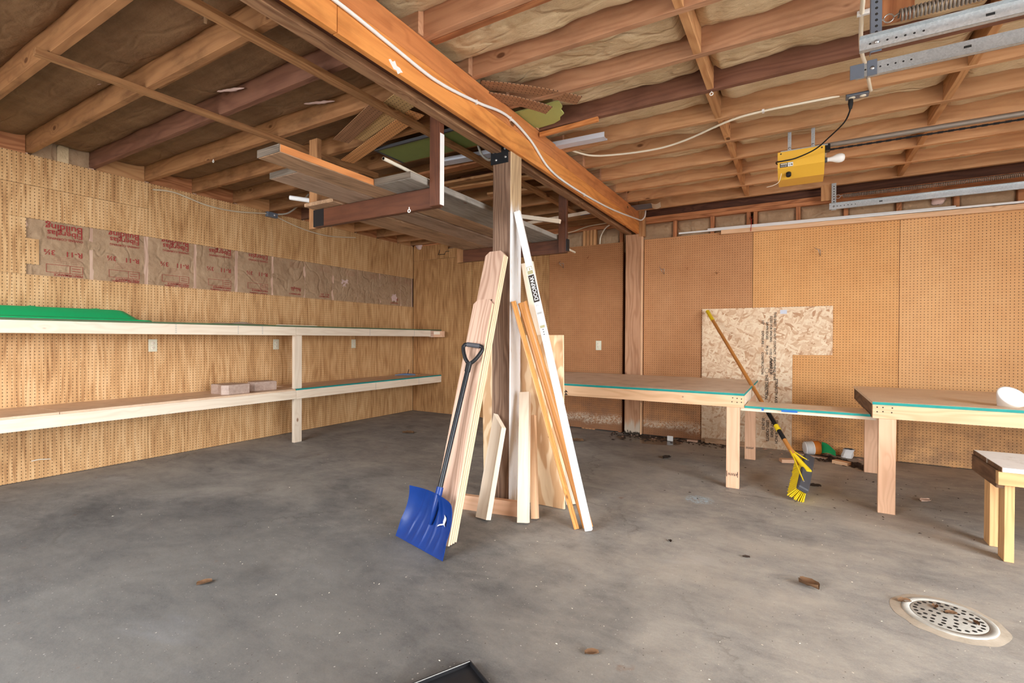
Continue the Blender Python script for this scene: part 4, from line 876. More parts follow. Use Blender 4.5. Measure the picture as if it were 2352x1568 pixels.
beamX('white_top', 0.886, 2.1, YW, 3.80, 0.462, 0.484, 'white_top', wb_); build('top_edge', MB().box(0.8835, 0.8858, YW + 0.001, 3.80, 0.462, 0.483), MAT['bench_dark'], wb_)
beamX('front_rail', 0.872, 2.1, YW + 0.004, YW + 0.042, 0.395, 0.4615, 'bench_old', wb_); beamY('side_rail', 0.874, 0.905, YW + 0.043, 3.78, 0.372, 0.4615, 'bench_dark', wb_)
beamZ('leg', 0.9065, 0.9445, YW + 0.0435, YW + 0.13, 0.001, 0.461, 'bench_old', wb_); beamZ('leg', 0.9065, 0.942, 3.60, 3.69, 0.001, 0.461, 'bench_old', wb_)
for lx in (1.95,): beamZ('leg', lx, lx + 0.038, YW + 0.0435, YW + 0.13, 0.001, 0.3945, 'bench_old', wb_); beamZ('leg', lx, lx + 0.038, 3.60, 3.69, 0.001, 0.461, 'bench_old', wb_)
build('nail', MB().box(0.8815, 0.8835, 3.55, 3.565, 0.455, 0.485), MAT['steel'], wb_)
# flood bulb on the right bench
fb = thing('flood_bulb', 'large white reflector flood bulb lying on the right workbench', 'bulb', (1.10, 4.10, 0.72))
axis = V((0.22, -0.50, 0.52)).normalized(); Mq = axis.to_track_quat('Z', 'Y').to_matrix().to_4x4(); Mq.translation = V((1.118, 4.060, 0.783))
build('reflector', MB().lathe([(0.019, -0.125), (0.024, -0.10), (0.045, -0.065), (0.064, -0.03), (0.0735, -0.008), (0.0755, 0.0), (0.0745, 0.004), (0.065, 0.0065), (0.03, 0.009), (0.0, 0.010)], Mq, 32), MAT['white_gloss'], fb)
build('screw_base', MB().lathe([(0.008, -0.155), (0.0135, -0.152), (0.0138, -0.126), (0.0185, -0.1252)], Mq, 16), plain('brass_base', (0.16, 0.10, 0.08), 0.5, 0.6), fb)

# ================================================================== strand board and broom
ob = thing('strand_board', 'cut strand board sheet leaning flat on the back wall behind the broom', 'board', (-0.4, 5.62, 0))
polyO = [(-0.905, 0.002), (-0.048, 0.002), (-0.048, 0.966), (0.288, 0.972), (0.288, 1.449), (-0.907, 1.447)]
MO = Matrix.Translation((0, 5.628, 0)) @ Matrix.Rotation(math.pi / 2, 4, 'X') 
mbO = MB().prism([(x, z) for x, z in polyO], -0.006, 0.006, Matrix.Rotation(math.pi / 2, 4, 'X'))
build('sheet', mbO, MAT['osb'], ob, Matrix.Translation((0, 5.636, 0)))
yo = 5.6292
for (x, s, z, sz) in ((-0.215, 'THIS SHEET  DO NOT CONTACT   SHEATHING SPAN', 1.40, 0.026), (-0.25, 'SIZED FOR SPACING        11/32 CATEGORY', 1.36, 0.026), (-0.285, 'SAWN EDGES        PS 2-10', 1.30, 0.026), (-0.325, '1/2"        EXPOSURE 1       CONSTRUCTION', 1.32, 0.026),
                      (-0.20, 'STRENGTH AXIS', 0.72, 0.030), (-0.245, 'PLANT 550', 0.92, 0.03), (-0.29, 'THIS DIRECTION', 0.76, 0.03),
                      (-0.195, 'SPACE 1/8 INCH', 0.30, 0.030), (-0.235, 'AT EDGES', 0.27, 0.03), (-0.275, 'LEED CREDITS', 0.29, 0.03), (-0.315, '05-29-23', 0.31, 0.030)):
    lettering('print', s, sz * 1.12, (x, yo, z), (0, 0, -1), (1, 0, 0), MAT['black_ink'], ob, bold=0.03)
build('print', MB().box(-0.305, -0.165, yo - 0.0002, yo + 0.0005, 0.470, 0.474), MAT['black_ink'], ob); build('print', MB().tube([(-0.262, yo, 0.55), (-0.262, yo, 0.73)], 0.002, 4), MAT['black_ink'], ob)
for cx in (-0.275, -0.235): build('print', MB().tube([(cx + 0.02 * math.cos(a * 0.5236), yo, 0.80 + 0.026 * math.sin(a * 0.5236)) for a in range(13)], 0.0018, 4), MAT['black_ink'], ob)
build('sticker', MB().box(-0.16, -0.10, yo - 0.0004, yo + 0.0005, 1.38, 1.42), MAT['lavender'], ob)
s = board('wood_offcut', (-0.86, 5.58, 0.026), (-0.42, 5.57, 0.026), 0.018, 0.05, 'rough_brown'); tag(s, 'thin wood offcut standing at the foot of the strand board', 'offcut')

br = thing('push_broom', 'push broom with yellow bristles leaning across the strand board', 'broom', (0.04, 4.1, 0))
hA, hB = V((0.030, 4.10, 0.185)), V((-0.853, 5.585, 1.432)); hd = (hB - hA)
def seg(name, t0, t1, r, m): return build(name, MB().tube([hA + hd * t0, hA + hd * t1], r, 14), MAT[m], br)
seg('handle', 0.02, 0.94, 0.0162, 'orange_handle'); seg('grip', 0.905, 0.99, 0.0190, 'yellow_plastic'); lab = seg('black_label', 0.20, 0.30, 0.0168, 'black'); seg('yellow_clip', 0.175, 0.20, 0.0195, 'yellow_plastic'); seg('black_label', 0.13, 0.175, 0.0168, 'black')
nrm = V((0.3, -1, 0.2)); nrm = (nrm - hd.normalized() * nrm.dot(hd.normalized())).normalized()
lettering('label_text', '• • • QUICKIE • • •' if False else '- - - - - -', 0.022, hA + hd * 0.29 + nrm * 0.0172, -hd, nrm.cross(-hd.normalized()), MAT['white'], br)
# head: long block with its near end towards the camera
hdir = V((0.10, 0.93, 0.33)).normalized(); tilt = V((0.40, -0.42, 0.72)); tilt = (tilt - hdir * tilt.dot(hdir)).normalized(); side = hdir.cross(tilt)
c0 = V((0.055, 4.06, 0.168)); MH = Matrix((hdir, side, tilt)).transposed().to_4x4(); MH.translation = c0
build('head_block', MB().box(-0.22, 0.22, -0.036, 0.036, -0.018, 0.020, 0.008), MAT['rubber'], br, MH)
mbb = MB()
random.seed(3)
for i in range(46):
    for j in range(8):
        x = -0.208 + 0.416 * i / 45; y = -0.029 + 0.0083 * j
        q = MH @ V((x, y, -0.0185)); out = V((x * 0.05, y * 0.75, 0))
        tip = MH @ V((x + out.x + random.uniform(-.004, .004), y + out.y + random.uniform(-.004, .004) , -0.098))
        d = (tip - q); 
        if d.z < 0 and tip.z < 0.002: tip = q + d * ((q.z - 0.002) / -d.z)
        mbb.tube([q, tip], [0.0030, 0.0046], 5)
bro = build('bristles', mbb, MAT['yellow_plastic'], br); bro['kind'] = 'stuff'
soc = MH @ V((0.0, 0.012, 0.018))
build('socket', MB().tube([soc, soc + (hA + hd * 0.06 - soc) * 1.0], [0.021, 0.017], 12), MAT['yellow_plastic'], br)
for sx_ in (-0.15, 0.13):
    e = MH @ V((sx_, -0.01, 0.021)); build('brace', MB().tube([hA + hd * 0.10, hA + hd * 0.06 + (e - hA) * 0.3, e], 0.005, 8), MAT['yellow_plastic'], br)
    build('brace_screw', MB().lathe([(0.008, 0), (0.005, 0.006), (0, 0.007)], Matrix.Translation(e), 8), MAT['steel'], br)

# ================================================================== things leaning on the post
def picket(yb, length, label, slope=0.348):
    """dog eared fence board leaning on the near side of the post"""
    L = length; w_ = 0.14; ear = 0.028
    poly = [(-L / 2, -w_ / 2), (L / 2 - ear, -w_ / 2), (L / 2, -w_ / 2 + ear), (L / 2, w_ / 2 - ear), (L / 2 - ear, w_ / 2), (-L / 2, w_ / 2)]
    n = math.hypot(1, slope); p0 = V((-1.668, yb, 0.004)); p1 = p0 + V((-0.025, slope / n * L, L / n))
    M, _ = basis(p0, p1, (0, -1, 0))
    t = thing('fence_picket', label, 'fence board', p0, 'dog eared fence boards leaning on the post')
    build('picket_face', MB().prism(poly, -0.0085, 0.0085, M), MAT['cedar'], t) if False else build('picket_body', MB().prism(poly, -0.0085, 0.0085), MAT['cedar'], t, M)
    build('sawn_edge', MB().box(-L / 2 + 0.002, L / 2 - ear - 0.001, -w_ / 2 - 0.0012, -w_ / 2 - 0.0001, -0.0075, 0.0075), MAT['cedar_edge'], t, M)
    build('sawn_edge', MB().box(-L / 2 + 0.002, L / 2 - ear - 0.001, w_ / 2 + 0.0001, w_ / 2 + 0.0012, -0.0075, 0.0075), MAT['cedar_edge'], t, M)
    return t, M
pk = 0.0203
t1, M1 = picket(2.058, 1.432, 'shorter dog eared fence board in front of the three tall ones'); 
t2, M2 = picket(2.058 + pk, 1.772, 'tall dog eared fence board with a pencil ring mark, front of the three')
picket(2.058 + 2 * pk, 1.768, 'tall dog eared fence board in the middle of the three')
picket(2.058 + 3 * pk, 1.764, 'tall dog eared fence board at the back against the post')
rg = MB().tube([(0.49 + 0.011 * math.cos(a * 0.5236), -0.028 + 0.014 * math.sin(a * 0.5236), 0.0088) for a in range(13)], 0.0012, 4)
build('pencil_mark', rg.tube([(0.505, -0.024, 0.0088), (0.545, -0.045, 0.0088)], 0.003, 4), MAT['black_ink'], t2, M2)

# snow shovel
sv = thing('snow_shovel', 'blue snow shovel with a black handle leaning on the fence boards', 'shovel', (-1.73, 1.97, 0))
BLp, BRp = V((-1.945, 2.020, 0.003)), V((-1.522, 1.908, 0.003)); TL, TR = V((-1.872, 2.112, 0.266)), V((-1.495, 2.005, 0.250))
ux = (BRp - BLp).normalized(); um = ((TL + TR) / 2 - (BLp + BRp) / 2).normalized(); un = ux.cross(um).normalized()
if un.y > 0: un = -un
def blade(u, v, off=0.0):
    lo = BLp.lerp(BRp, u); hi = TL.lerp(TR, u)
    p = lo.lerp(hi, v * (1.0 + 0.06 * math.sin(math.pi * u)))
    rib = 0.0
    for c_ in (0.2, 0.35, 0.5, 0.65, 0.8):
        cc = 0.5 + (c_ - 0.5) * (1.0 - 0.65 * max(0.0, v - 0.35))
        rib = max(rib, max(0.0, 1 - abs(u - cc) / 0.035)) 
    rib *= min(1.0, v * 5) * (1 - 0.3 * v)
    curl = 0.030 * (abs(2 * u - 1) ** 5) * min(1, v * 3) + 0.022 * v ** 5
    bow = -0.020 * math.sin(math.pi * min(v, 1)) 
    return p + un * (curl + bow + 0.006 * rib + off)
mbB = MB(); NU, NV = 64, 22
mbB.grid(NU, NV, lambda u, v: blade(u, v)).grid(NU, NV, lambda u, v: blade(u, v, -0.004))
for u in (0.0, 1.0): mbB.grid(1, NV, lambda a, v, u=u: blade(u, v, -0.004 * a))
for v in (0.0, 1.0): mbB.grid(NU, 1, lambda u, a, v=v: blade(u, v, -0.004 * a))
build('blade', mbB, MAT['plastic_blue'], sv)
hs, he = V((-1.668, 2.058, 0.275)), V((-1.665, 2.318, 0.935))
build('blade_socket', MB().tube([blade(0.55, 0.45) + un * 0.010, blade(0.58, 0.75) + un * 0.018, hs, hs + (he - hs) * 0.05], [0.009, 0.017, 0.020, 0.019], 12), MAT['plastic_blue'], sv)
build('shaft', MB().tube([hs, he], 0.0145, 16), MAT['black_metal'], sv)
gx = V((0.93, 0.30, -0.05)).normalized(); gu = (he - hs).normalized(); gx = (gx - gu * gx.dot(gu)).normalized()
gp = lambda a, b: he + gx * a + gu * b
gr = build('grip', MB().tube(bez([gp(0, 0.03), gp(-0.032, 0.065), gp(-0.058, 0.12), gp(-0.056, 0.142), gp(-0.04, 0.150), gp(0.04, 0.150), gp(0.056, 0.142), gp(0.058, 0.12), gp(0.032, 0.065), gp(0, 0.03)], 5), 0.0115, 10), MAT['black'], sv)
build('grip_collar', MB().tube([gp(0, -0.015), gp(0, 0.04)], [0.0175, 0.019], 12), MAT['black'], sv)
build('grip_bar', MB().tube([gp(-0.040, 0.150), gp(0.040, 0.150)], 0.0145, 12), MAT['rubber'], sv)
def tg(u, v): return blade(0.80 + 0.05 * u - 0.03 * v, 0.56 + 0.17 * v - 0.02 * u, 0.008 + 0.004 * math.sin(v * 6))
build('torn_sticker', MB().grid(4, 6, tg), MAT['lavender'], sv)
build('torn_sticker', MB().grid(6, 2, lambda u, v: blade(0.70 + 0.10 * u, 0.47 + 0.09 * u + 0.025 * v, 0.012 + 0.006 * math.sin(u * 5))), MAT['white'], sv)

# short studs
def stud(name, a, b, wd, th, up, mat, label, cut=0.0):
    M, L = basis(a, b, up); mb = MB()
    vs = [V((x + (-cut if x > 0 and y < 0 else 0), y, z)) for z in (-th / 2, th / 2) for y in (-wd / 2, wd / 2) for x in (-L / 2, L / 2)]
    mb.add(vs, [(0, 2, 3, 1), (4, 5, 7, 6), (0, 1, 5, 4), (2, 6, 7, 3), (0, 4, 6, 2), (1, 3, 7, 5)])
    return tag(build(name, mb, MAT[mat], None, M), label, 'lumber', 'short framing offcuts by the post')
stud('lumber_offcut', (-1.664, 2.485, 0.006), (-1.655, 2.672, 0.625), 0.092, 0.042, (-0.22, -1, 0.3), 'pine', 'short pale stud with an angled top leaning left of the post', cut=0.085)
stud('lumber_offcut', (-1.422, 2.560, 0.004), (-1.530, 2.768, 0.765), 0.042, 0.066, (1, 0.2, 0.1), 'pine', 'tallest short pale stud leaning in front of the plywood right of the post')
stud('lumber_offcut', (-1.392, 2.655, 0.004), (-1.500, 2.815, 0.612), 0.045, 0.038, (1, 0.2, 0.1), 'fir', 'shorter peach coloured stud tucked behind the tallest short stud')
stud('lumber_offcut', (-1.98, 2.560, 0.0475), (-1.475, 2.650, 0.0475), 0.036, 0.093, (0, 0, 1), 'fir_pink', 'short stud lying on edge on the floor in front of the post')
# casings, jamb and boards on the right of the post
def profile_board(name, p0, p1, poly, up, mat, label, cat='moulding'):
    M, L = basis(p0, p1, up); n = len(poly)
    vs = [V((x, y, z)) for x in (-L / 2, L / 2) for y, z in poly]
    fs = [tuple(range(n))[::-1], tuple(range(n, 2 * n))] + [(i, (i + 1) % n, (i + 1) % n + n, i + n) for i in range(n)]
    return tag(build(name, MB().add(vs, fs), MAT[mat], None, M), label, cat)
cas = [(-0.029, -0.008), (0.029, -0.008), (0.029, 0.004), (0.024, 0.008), (0.014, 0.0085), (0.006, 0.004), (-0.006, 0.003), (-0.016, 0.0055), (-0.026, 0.0045), (-0.029, 0.0)]
pu = (0.25, -1, 0.25)
profile_board('door_casing', (-1.108, 2.638, 0.004), (-1.590, 2.712, 1.356), [(y * 0.52, z) for y, z in cas], pu, 'stain', 'narrow brown stained casing strip leaning right of the post, the left one')
profile_board('door_casing', (-1.058, 2.690, 0.004), (-1.552, 2.765, 1.352), [(y * 1.05, z) for y, z in cas], pu, 'stain', 'wider brown stained casing leaning between the narrow strip and white jamb')
jb_ = thing('door_jamb', 'long white primed jamb strip with printed label leaning against the post', 'jamb', (-1.04, 2.65, 0))
jp0, jp1 = V((-1.036, 2.648, 0.006)), V((-1.588, 2.752, 1.945)); jM, jL = basis(jp0, jp1, (0.15, -1, 0.2))
build('jamb_body', MB().box(-jL / 2, jL / 2, -0.0215, 0.0215, -0.014, 0.014, 0.003), MAT['white'], jb_, jM)
def jl(s, size, x, m, sx=1.0, w_=None): return lettering('print', s, size, jM @ V((x, -size * 0.36, 0.0146)), jM.to_3x3() @ V((1, 0, 0)), jM.to_3x3() @ V((0, 1, 0)), m, jb_, sx=sx)
def jr(x0, x1, y0, y1, m): return build('print', MB().box(x0, x1, y0, y1, 0.0140, 0.0144), m, jb_, jM)
jr(0.385, 0.565, -0.0195, 0.0195, MAT['black_ink']); jl('DOORPAK', 0.036, 0.395, MAT['white'], 0.92)
kh = plain('khaki_print', (0.36, 0.33, 0.18), 0.6)
jr(0.570, 0.595, -0.018, 0.018, kh); jr(0.598, 0.622, -0.018, -0.014, kh); jr(0.598, 0.622, 0.014, 0.018, kh); jr(0.618, 0.622, -0.018, 0.018, kh); jr(0.598, 0.612, -0.004, 0.004, kh)
jl('7', 0.028, 0.355, MAT['grey_ink']); jr(0.305, 0.318, -0.016, 0.016, MAT['grey_ink']); jr(0.25, 0.275, -0.006, 0.008, MAT['lavender']); jr(0.215, 0.232, -0.016, 0.016, kh)
for q in range(3): jr(0.170 + q * 0.016, 0.176 + q * 0.016, -0.004, 0.004, MAT['black_ink'])
jl('18', 0.016, 0.115, MAT['grey_ink'])
s = board('pine_board', (-1.30, 3.02, 0.006), (-1.585, 2.885, 1.63), 0.085, 0.02, 'pine', (0.25, -1, 0.1)); tag(s, 'pale pine board leaning behind the white jamb and the plywood', 'board')
def sheet(p, label, ink):
    x0, x1, y0, y1, zt = p; t = thing('plywood_sheet', label, 'plywood', ((x0 + x1) / 2, y0, 0))
    M, L = basis(((x0 + x1) / 2, y0, 0.004), ((x0 + x1) / 2, y1, zt), (0, -1, 0))
    build('sheet', MB().box(-L / 2, L / 2, -(x1 - x0) / 2, (x1 - x0) / 2, -0.006, 0.006), MAT['ply'], t, M)
    build('edge_plies', MB().box(-L / 2 + .001, L / 2 - .001, -(x1 - x0) / 2 - 0.001, -(x1 - x0) / 2, -0.0055, 0.0055), MAT['cedar_edge'], t, M)
    return t, M
t, Mp = sheet((-1.935, -1.305, 2.905, 2.866, 1.14), 'plywood sheet standing behind the post, front of the two', True)
for k_ in range(14): build('grade_stamp', MB().box(-0.12 + 0.012 * (k_ % 5), -0.114 + 0.012 * (k_ % 5), -0.20 - 0.012 * (k_ // 5) - .006 * ((k_ * 7) % 3), -0.196 - 0.012 * (k_ // 5) - .006 * ((k_ * 7) % 3), 0.006, 0.0064), MAT['black_ink'], t, Mp) if (k_ * 5) % 3 else None
t, Mp = sheet((-1.93, -1.338, 3.060, 2.886, 1.125), 'plywood sheet leaning behind the other one, marked with blue pencil strokes', True)
for (a, b_) in ((0.27, 0.36), (0.10, 0.15), (0.02, 0.07)): build('blue_mark', MB().box(a, b_, -0.290, -0.284, 0.006, 0.0065), MAT['blue_paint'], t, Mp)
# ================================================================== garage door hardware on the ceiling
def rail_piece(x0, x1, y, z, h, lip=1):
    """horizontal door track: a C channel open towards the door"""
    mb = MB().box(x0, x1, y - 0.0012, y + 0.0012, z, z + h)
    mb.box(x0, x1, min(y, y + lip * 0.022), max(y, y + lip * 0.022), z, z + 0.002).box(x0, x1, y + lip * 0.020 - 0.001, y + lip * 0.020 + 0.001, z, z + 0.016)
    return mb.box(x0, x1, min(y, y + lip * 0.026), max(y, y + lip * 0.026), z + h - 0.002, z + h)
def track(y, z, x0, label, lip, angx, angy, zt, xend=XR):
    t = thing('door_track', label, 'door track', ((x0 + xend) / 2, y, z))
    build('rail', rail_piece(x0, xend, y, z, 0.058, lip), MAT['galv'], t)
    fy = y - 0.0016
    for k_ in range(7):
        cx = x0 + 0.035 + k_ * 0.028; build('bolt_hole', MB().lathe([(0.0042, 0), (0.0, 0.0002)], Matrix.Translation((cx, fy, z + 0.030)) @ Matrix.Rotation(math.pi / 2, 4, 'X'), 8), MAT['dark_slot'], t)
    build('slot', MB().box(x0 + 0.38, x0 + 0.405, fy - 0.0002, fy, z + 0.026, z + 0.036), MAT['dark_slot'], t)
    a = build('hanger_angle', MB().box(angx, angx + 0.036, angy - 0.001, angy + 0.001, z - 0.004, zt).box(angx - 0.001, angx + 0.001, angy, angy + 0.03, z - 0.004, zt), MAT['blue_grey'] if y < 3 else MAT['galv'], t)
    mh = MB()
    for k_ in range(int((zt - z - 0.07) / 0.024)): mh.lathe([(0.0055, 0), (0.0, 0.0002)], Matrix.Translation((angx + 0.018, angy - 0.0014, z + 0.075 + k_ * 0.024)) @ Matrix.Rotation(math.pi / 2, 4, 'X'), 8)
    build('slots', mh, MAT['dark_slot'], a)
    build('bolt', MB().lathe([(0.009, 0), (0.009, 0.005), (0, 0.007)], Matrix.Translation((angx + 0.018, fy, z + 0.030)) @ Matrix.Rotation(math.pi / 2, 4, 'X'), 8), MAT['steel'], t)
    return t
TK1 = track(2.43, 2.285, 0.205, 'upper galvanised garage door track at the top right, nearer the camera', -1, 0.243, 2.436, 2.588)
TK2 = track(2.80, 2.352, 0.225, 'lower galvanised garage door track at the top right, just behind the first', 1, 0.268, 2.796, 2.42)
TK3 = track(5.50, 2.350, 0.243, 'galvanised garage door track running along the top of the back wall', -1, 0.262, 5.506, 2.60)
build('end_plate', MB().box(0.200, 0.255, 2.792, 2.795, 2.345, 2.412, 0.001), MAT['blue_grey'], TK2)
def spring(y, z, x0, x1, label, r=0.021, turns=150, wire=0.0035):
    t = thing('door_spring', label, 'spring', (x0, y, z)); n = turns * 8
    L = [(x0 + (x1 - x0) * i / n, y + r * math.cos(i * math.pi / 4), z + r * math.sin(i * math.pi / 4)) for i in range(n + 1)]
    build('coil', MB().tube(L, wire, 4), MAT['spring'], t)
    hk = [(x0, y, z + r * 0.5), (x0 - 0.012, y, z + 0.004), (x0 - 0.02, y, z)] + [(x0 - 0.035 + 0.017 * math.cos(a * 0.5), y, z + 0.017 * math.sin(a * 0.5)) for a in range(13)]
    build('eye_hook', MB().tube(hk, 0.003, 6).tube([(x0 - 0.052, y, z), (x0 - 0.085, y, z - 0.004)], 0.003, 6), MAT['steel'], t)
    return t
spring(2.555, 2.465, 0.350, 1.6, 'stretched coil spring above the upper garage door track, with a hook', 0.022, 100, 0.0046)
spring(2.72, 2.44, 0.95, 1.9, 'coil spring seen between the two near garage door tracks', 0.020, 80)
spring(5.46, 2.458, 0.345, 1.75, 'dark coil spring above the back wall garage door track', 0.016, 120)
wbk = board('wood_block', (0.355, 2.665, 2.505), (0.365, 2.665, 2.80), 0.115, 0.038, 'plate', (0, -1, 0)); tag(wbk, 'reddish wood block fixed to the joists behind the near track angle', 'block')
wbk = board('wood_block', (0.22, 5.545, 2.45), (0.22, 5.545, 2.60), 0.085, 0.036, 'block', (0, -1, 0)); tag(wbk, 'brown wood block beside the back wall track angle', 'block')

# opener
op = thing('door_opener', 'yellow garage door opener hanging from the joists with a white bulb', 'door opener', (0.0, 4.1, 2.35))
yF = 3.985
prof = [(yF, 2.462), (yF + 0.012, 2.352), (yF + 0.115, 2.295), (yF + 0.30, 2.295), (yF + 0.30, 2.462)]   # (y, z)
mbx = MB(); 
vs = [V((x, y, z)) for x in (-0.138, 0.148) for y, z in prof]; n = len(prof)
mbx.add(vs, [tuple(range(n))[::-1], tuple(range(n, 2 * n))] + [(i, (i + 1) % n, (i + 1) % n + n, i + n) for i in range(n)])
build('housing', mbx, MAT['yellow'], op)
build('top_plate', MB().box(-0.12, 0.165, yF + 0.004, yF + 0.29, 2.4625, 2.470), MAT['galv'], op)
ptd = V((0, 0.012, -0.110)).normalized(); fn_ = V((0, -0.110, -0.012)).normalized()
def face(x, d, off): return V((x, yF, 2.462)) + ptd * d + fn_ * off
def fbox(name, x0, x1, d0, d1, m, off=0.0006): return build(name, MB().add([face(x0, d1, off), face(x1, d1, off), face(x1, d0, off), face(x0, d0, off)], [(0, 1, 2, 3)]), MAT[m], lp_)
lp_ = build('label_plate', MB().add([face(-0.124, 0.108, 0.0004), face(-0.042, 0.108, 0.0004), face(-0.042, 0.078, 0.0004), face(-0.124, 0.078, 0.0004)], [(0, 1, 2, 3)]), MAT['black'], op)
fbox('label_field', -0.074, -0.042, 0.0795, 0.1065, 'white', 0.0008); fbox('label_field', -0.119, -0.079, 0.081, 0.091, 'cream', 0.0008)
def ftxt(s, size, x, d, m, sx=1.0): lettering('label_text', s, size, face(x, d, 0.0011), (1, 0, 0), -ptd, MAT[m], lp_, sx=sx)
ftxt('STANLEY', 0.0095, -0.117, 0.0895, 'black_ink', 0.9); ftxt('ECONOMY', 0.0095, -0.119, 0.1035, 'white', 0.85); ftxt('1/4', 0.022, -0.071, 0.101, 'black_ink', 0.9); ftxt('HP', 0.009, -0.0515, 0.101, 'black_ink', 0.7)
cpd = build('terminal', MB().lathe([(0.017, 0), (0.017, 0.026), (0.012, 0.030), (0, 0.030)], Matrix.Translation((-0.07, yF + 0.065, 2.325)) @ Matrix.Rotation(math.radians(150), 4, 'X'), 14), MAT['black'], op)
for x in (-0.118, 0.130): build('screw', MB().lathe([(0.006, 0), (0, 0.002)], Matrix.Translation(face(x, 0.012, 0)) @ Matrix.Rotation(math.pi / 2, 4, 'X'), 8), MAT['black'], op)
bl = build('bulb', MB().lathe([(0.014, 0.0), (0.0145, 0.02), (0.018, 0.035), (0.028, 0.058), (0.031, 0.075), (0.029, 0.092), (0.02, 0.105), (0.0, 0.110)], Matrix.Translation((0.158, yF + 0.045, 2.372)) @ Matrix.Rotation(math.pi / 2, 4, 'Y'), 20), MAT['white_gloss'], op)
build('bulb_socket', MB().lathe([(0.018, -0.010), (0.018, 0.004), (0.0155, 0.006)], Matrix.Translation((0.158, yF + 0.045, 2.372)) @ Matrix.Rotation(math.pi / 2, 4, 'Y'), 14), MAT['rubber'], bl)
for x in (-0.065, 0.078):
    st = build('hanger_strap', MB().box(x - 0.011, x + 0.011, yF + 0.012, yF + 0.0145, 2.470, 2.60), MAT['galv'], op)
    build('strap_bolt', MB().lathe([(0.008, 0), (0.008, 0.004), (0, 0.006)], Matrix.Translation((x, yF + 0.012, 2.484)) @ Matrix.Rotation(math.pi / 2, 4, 'X'), 8), MAT['steel'], st)
build('rail_tube', MB().tube([(0.10, 4.06, 2.482), (XR, 4.08, 2.482)], 0.0165, 12), MAT['spring'], op)
chn = MB()
for i in range(120):
    x = 0.165 + i * 0.026; z = 2.438 - 0.004 * math.sin(min(1, (x - .165) / 2.4) * math.pi)
    if x > XR - 0.05: break
    if i % 2: chn.box(x - 0.015, x + 0.015, 4.0205, 4.0225, z - 0.0055, z + 0.0055).box(x - 0.015, x + 0.015, 4.0295, 4.0315, z - 0.0055, z + 0.0055)
    else: chn.box(x - 0.013, x + 0.013, 4.0235, 4.0285, z - 0.0045, z + 0.0045)
ch_ = build('chain', chn, MAT['black_metal'], op); ch_['kind'] = 'stuff'
build('sprocket_guard', MB().box(0.149, 0.18, 4.0, 4.06, 2.43, 2.475, 0.004), MAT['black_metal'], op)
pc = [(0.262, 3.585, 2.545), (0.258, 3.60, 2.51), (0.235, 3.67, 2.475), (0.17, 3.78, 2.445), (0.09, 3.88, 2.41), (-0.02, 3.955, 2.395), (-0.10, 3.968, 2.392), (-0.143, 3.985, 2.396), (-0.148, 4.03, 2.40), (-0.138, 4.05, 2.40)]
build('power_cord', MB().tube(bez(pc, 8), 0.0045, 8), MAT['black'], op)
build('plug', MB().tube([(0.262, 3.583, 2.575), (0.262, 3.584, 2.55), (0.262, 3.586, 2.52)], [0.013, 0.014, 0.008], 10), MAT['black'], op)
build('pull_string', MB().tube(bez([(-0.115, yF + 0.05, 2.325), (-0.13, yF + 0.06, 2.27), (-0.17, yF + 0.05, 2.245), (-0.21, yF + 0.05, 2.24)], 6), 0.0018, 6), MAT['cream'], op)
ox = thing('ceiling_outlet', 'metal outlet box fixed between the joists with the opener plugged in', 'outlet', (0.30, 3.575, 2.59))
build('box_body', MB().box(0.238, 0.352, 3.545, 3.612, 2.583, 2.64, 0.003), MAT['blue_grey'], ox)
for x in (0.268, 0.322): build('receptacle', MB().lathe([(0.0165, 0), (0.0165, 0.004), (0, 0.0045)], Matrix.Translation((x, 3.578, 2.583)) @ Matrix.Rotation(math.pi, 4, 'X'), 14), MAT['cream'], ox)

# long white strips and batten along the top of the back wall
s = board('wood_batten', (-0.72, 5.618, 2.262), (2.3, 5.618, 2.222), 0.03, 0.045, 'peg_light' if False else 'fir'); tag(s, 'long orange wood batten fixed along the top edge of the pegboard', 'batten')
s = board('white_strip', (-1.16, 5.628, 2.299), (2.3, 5.605, 2.262), 0.012, 0.018, 'white'); tag(s, 'lower long white strip resting along the top of the back pegboard', 'strip')
s = board('white_strip', (-0.86, 5.641, 2.312), (1.18, 5.641, 2.290), 0.010, 0.022, 'white'); tag(s, 'upper white strip lying behind the longer white strip on the back wall', 'strip')
cable('string', [(-0.44, 5.634, 2.40), (-0.428, 5.60, 2.35), (-0.43, 5.592, 2.29), (-0.432, 5.594, 2.24)], 0.003, MAT['red'], 'red string tied round the white strips on the back wall', 'string')
cable('string', [(-0.43, 5.640, 2.40), (-0.445, 5.638, 2.385), (-0.43, 5.638, 2.365), (-0.415, 5.638, 2.385), (-0.43, 5.640, 2.40)], 0.003, MAT['dark_stain'], 'brown loop of wire on the stud above the red string', 'string')

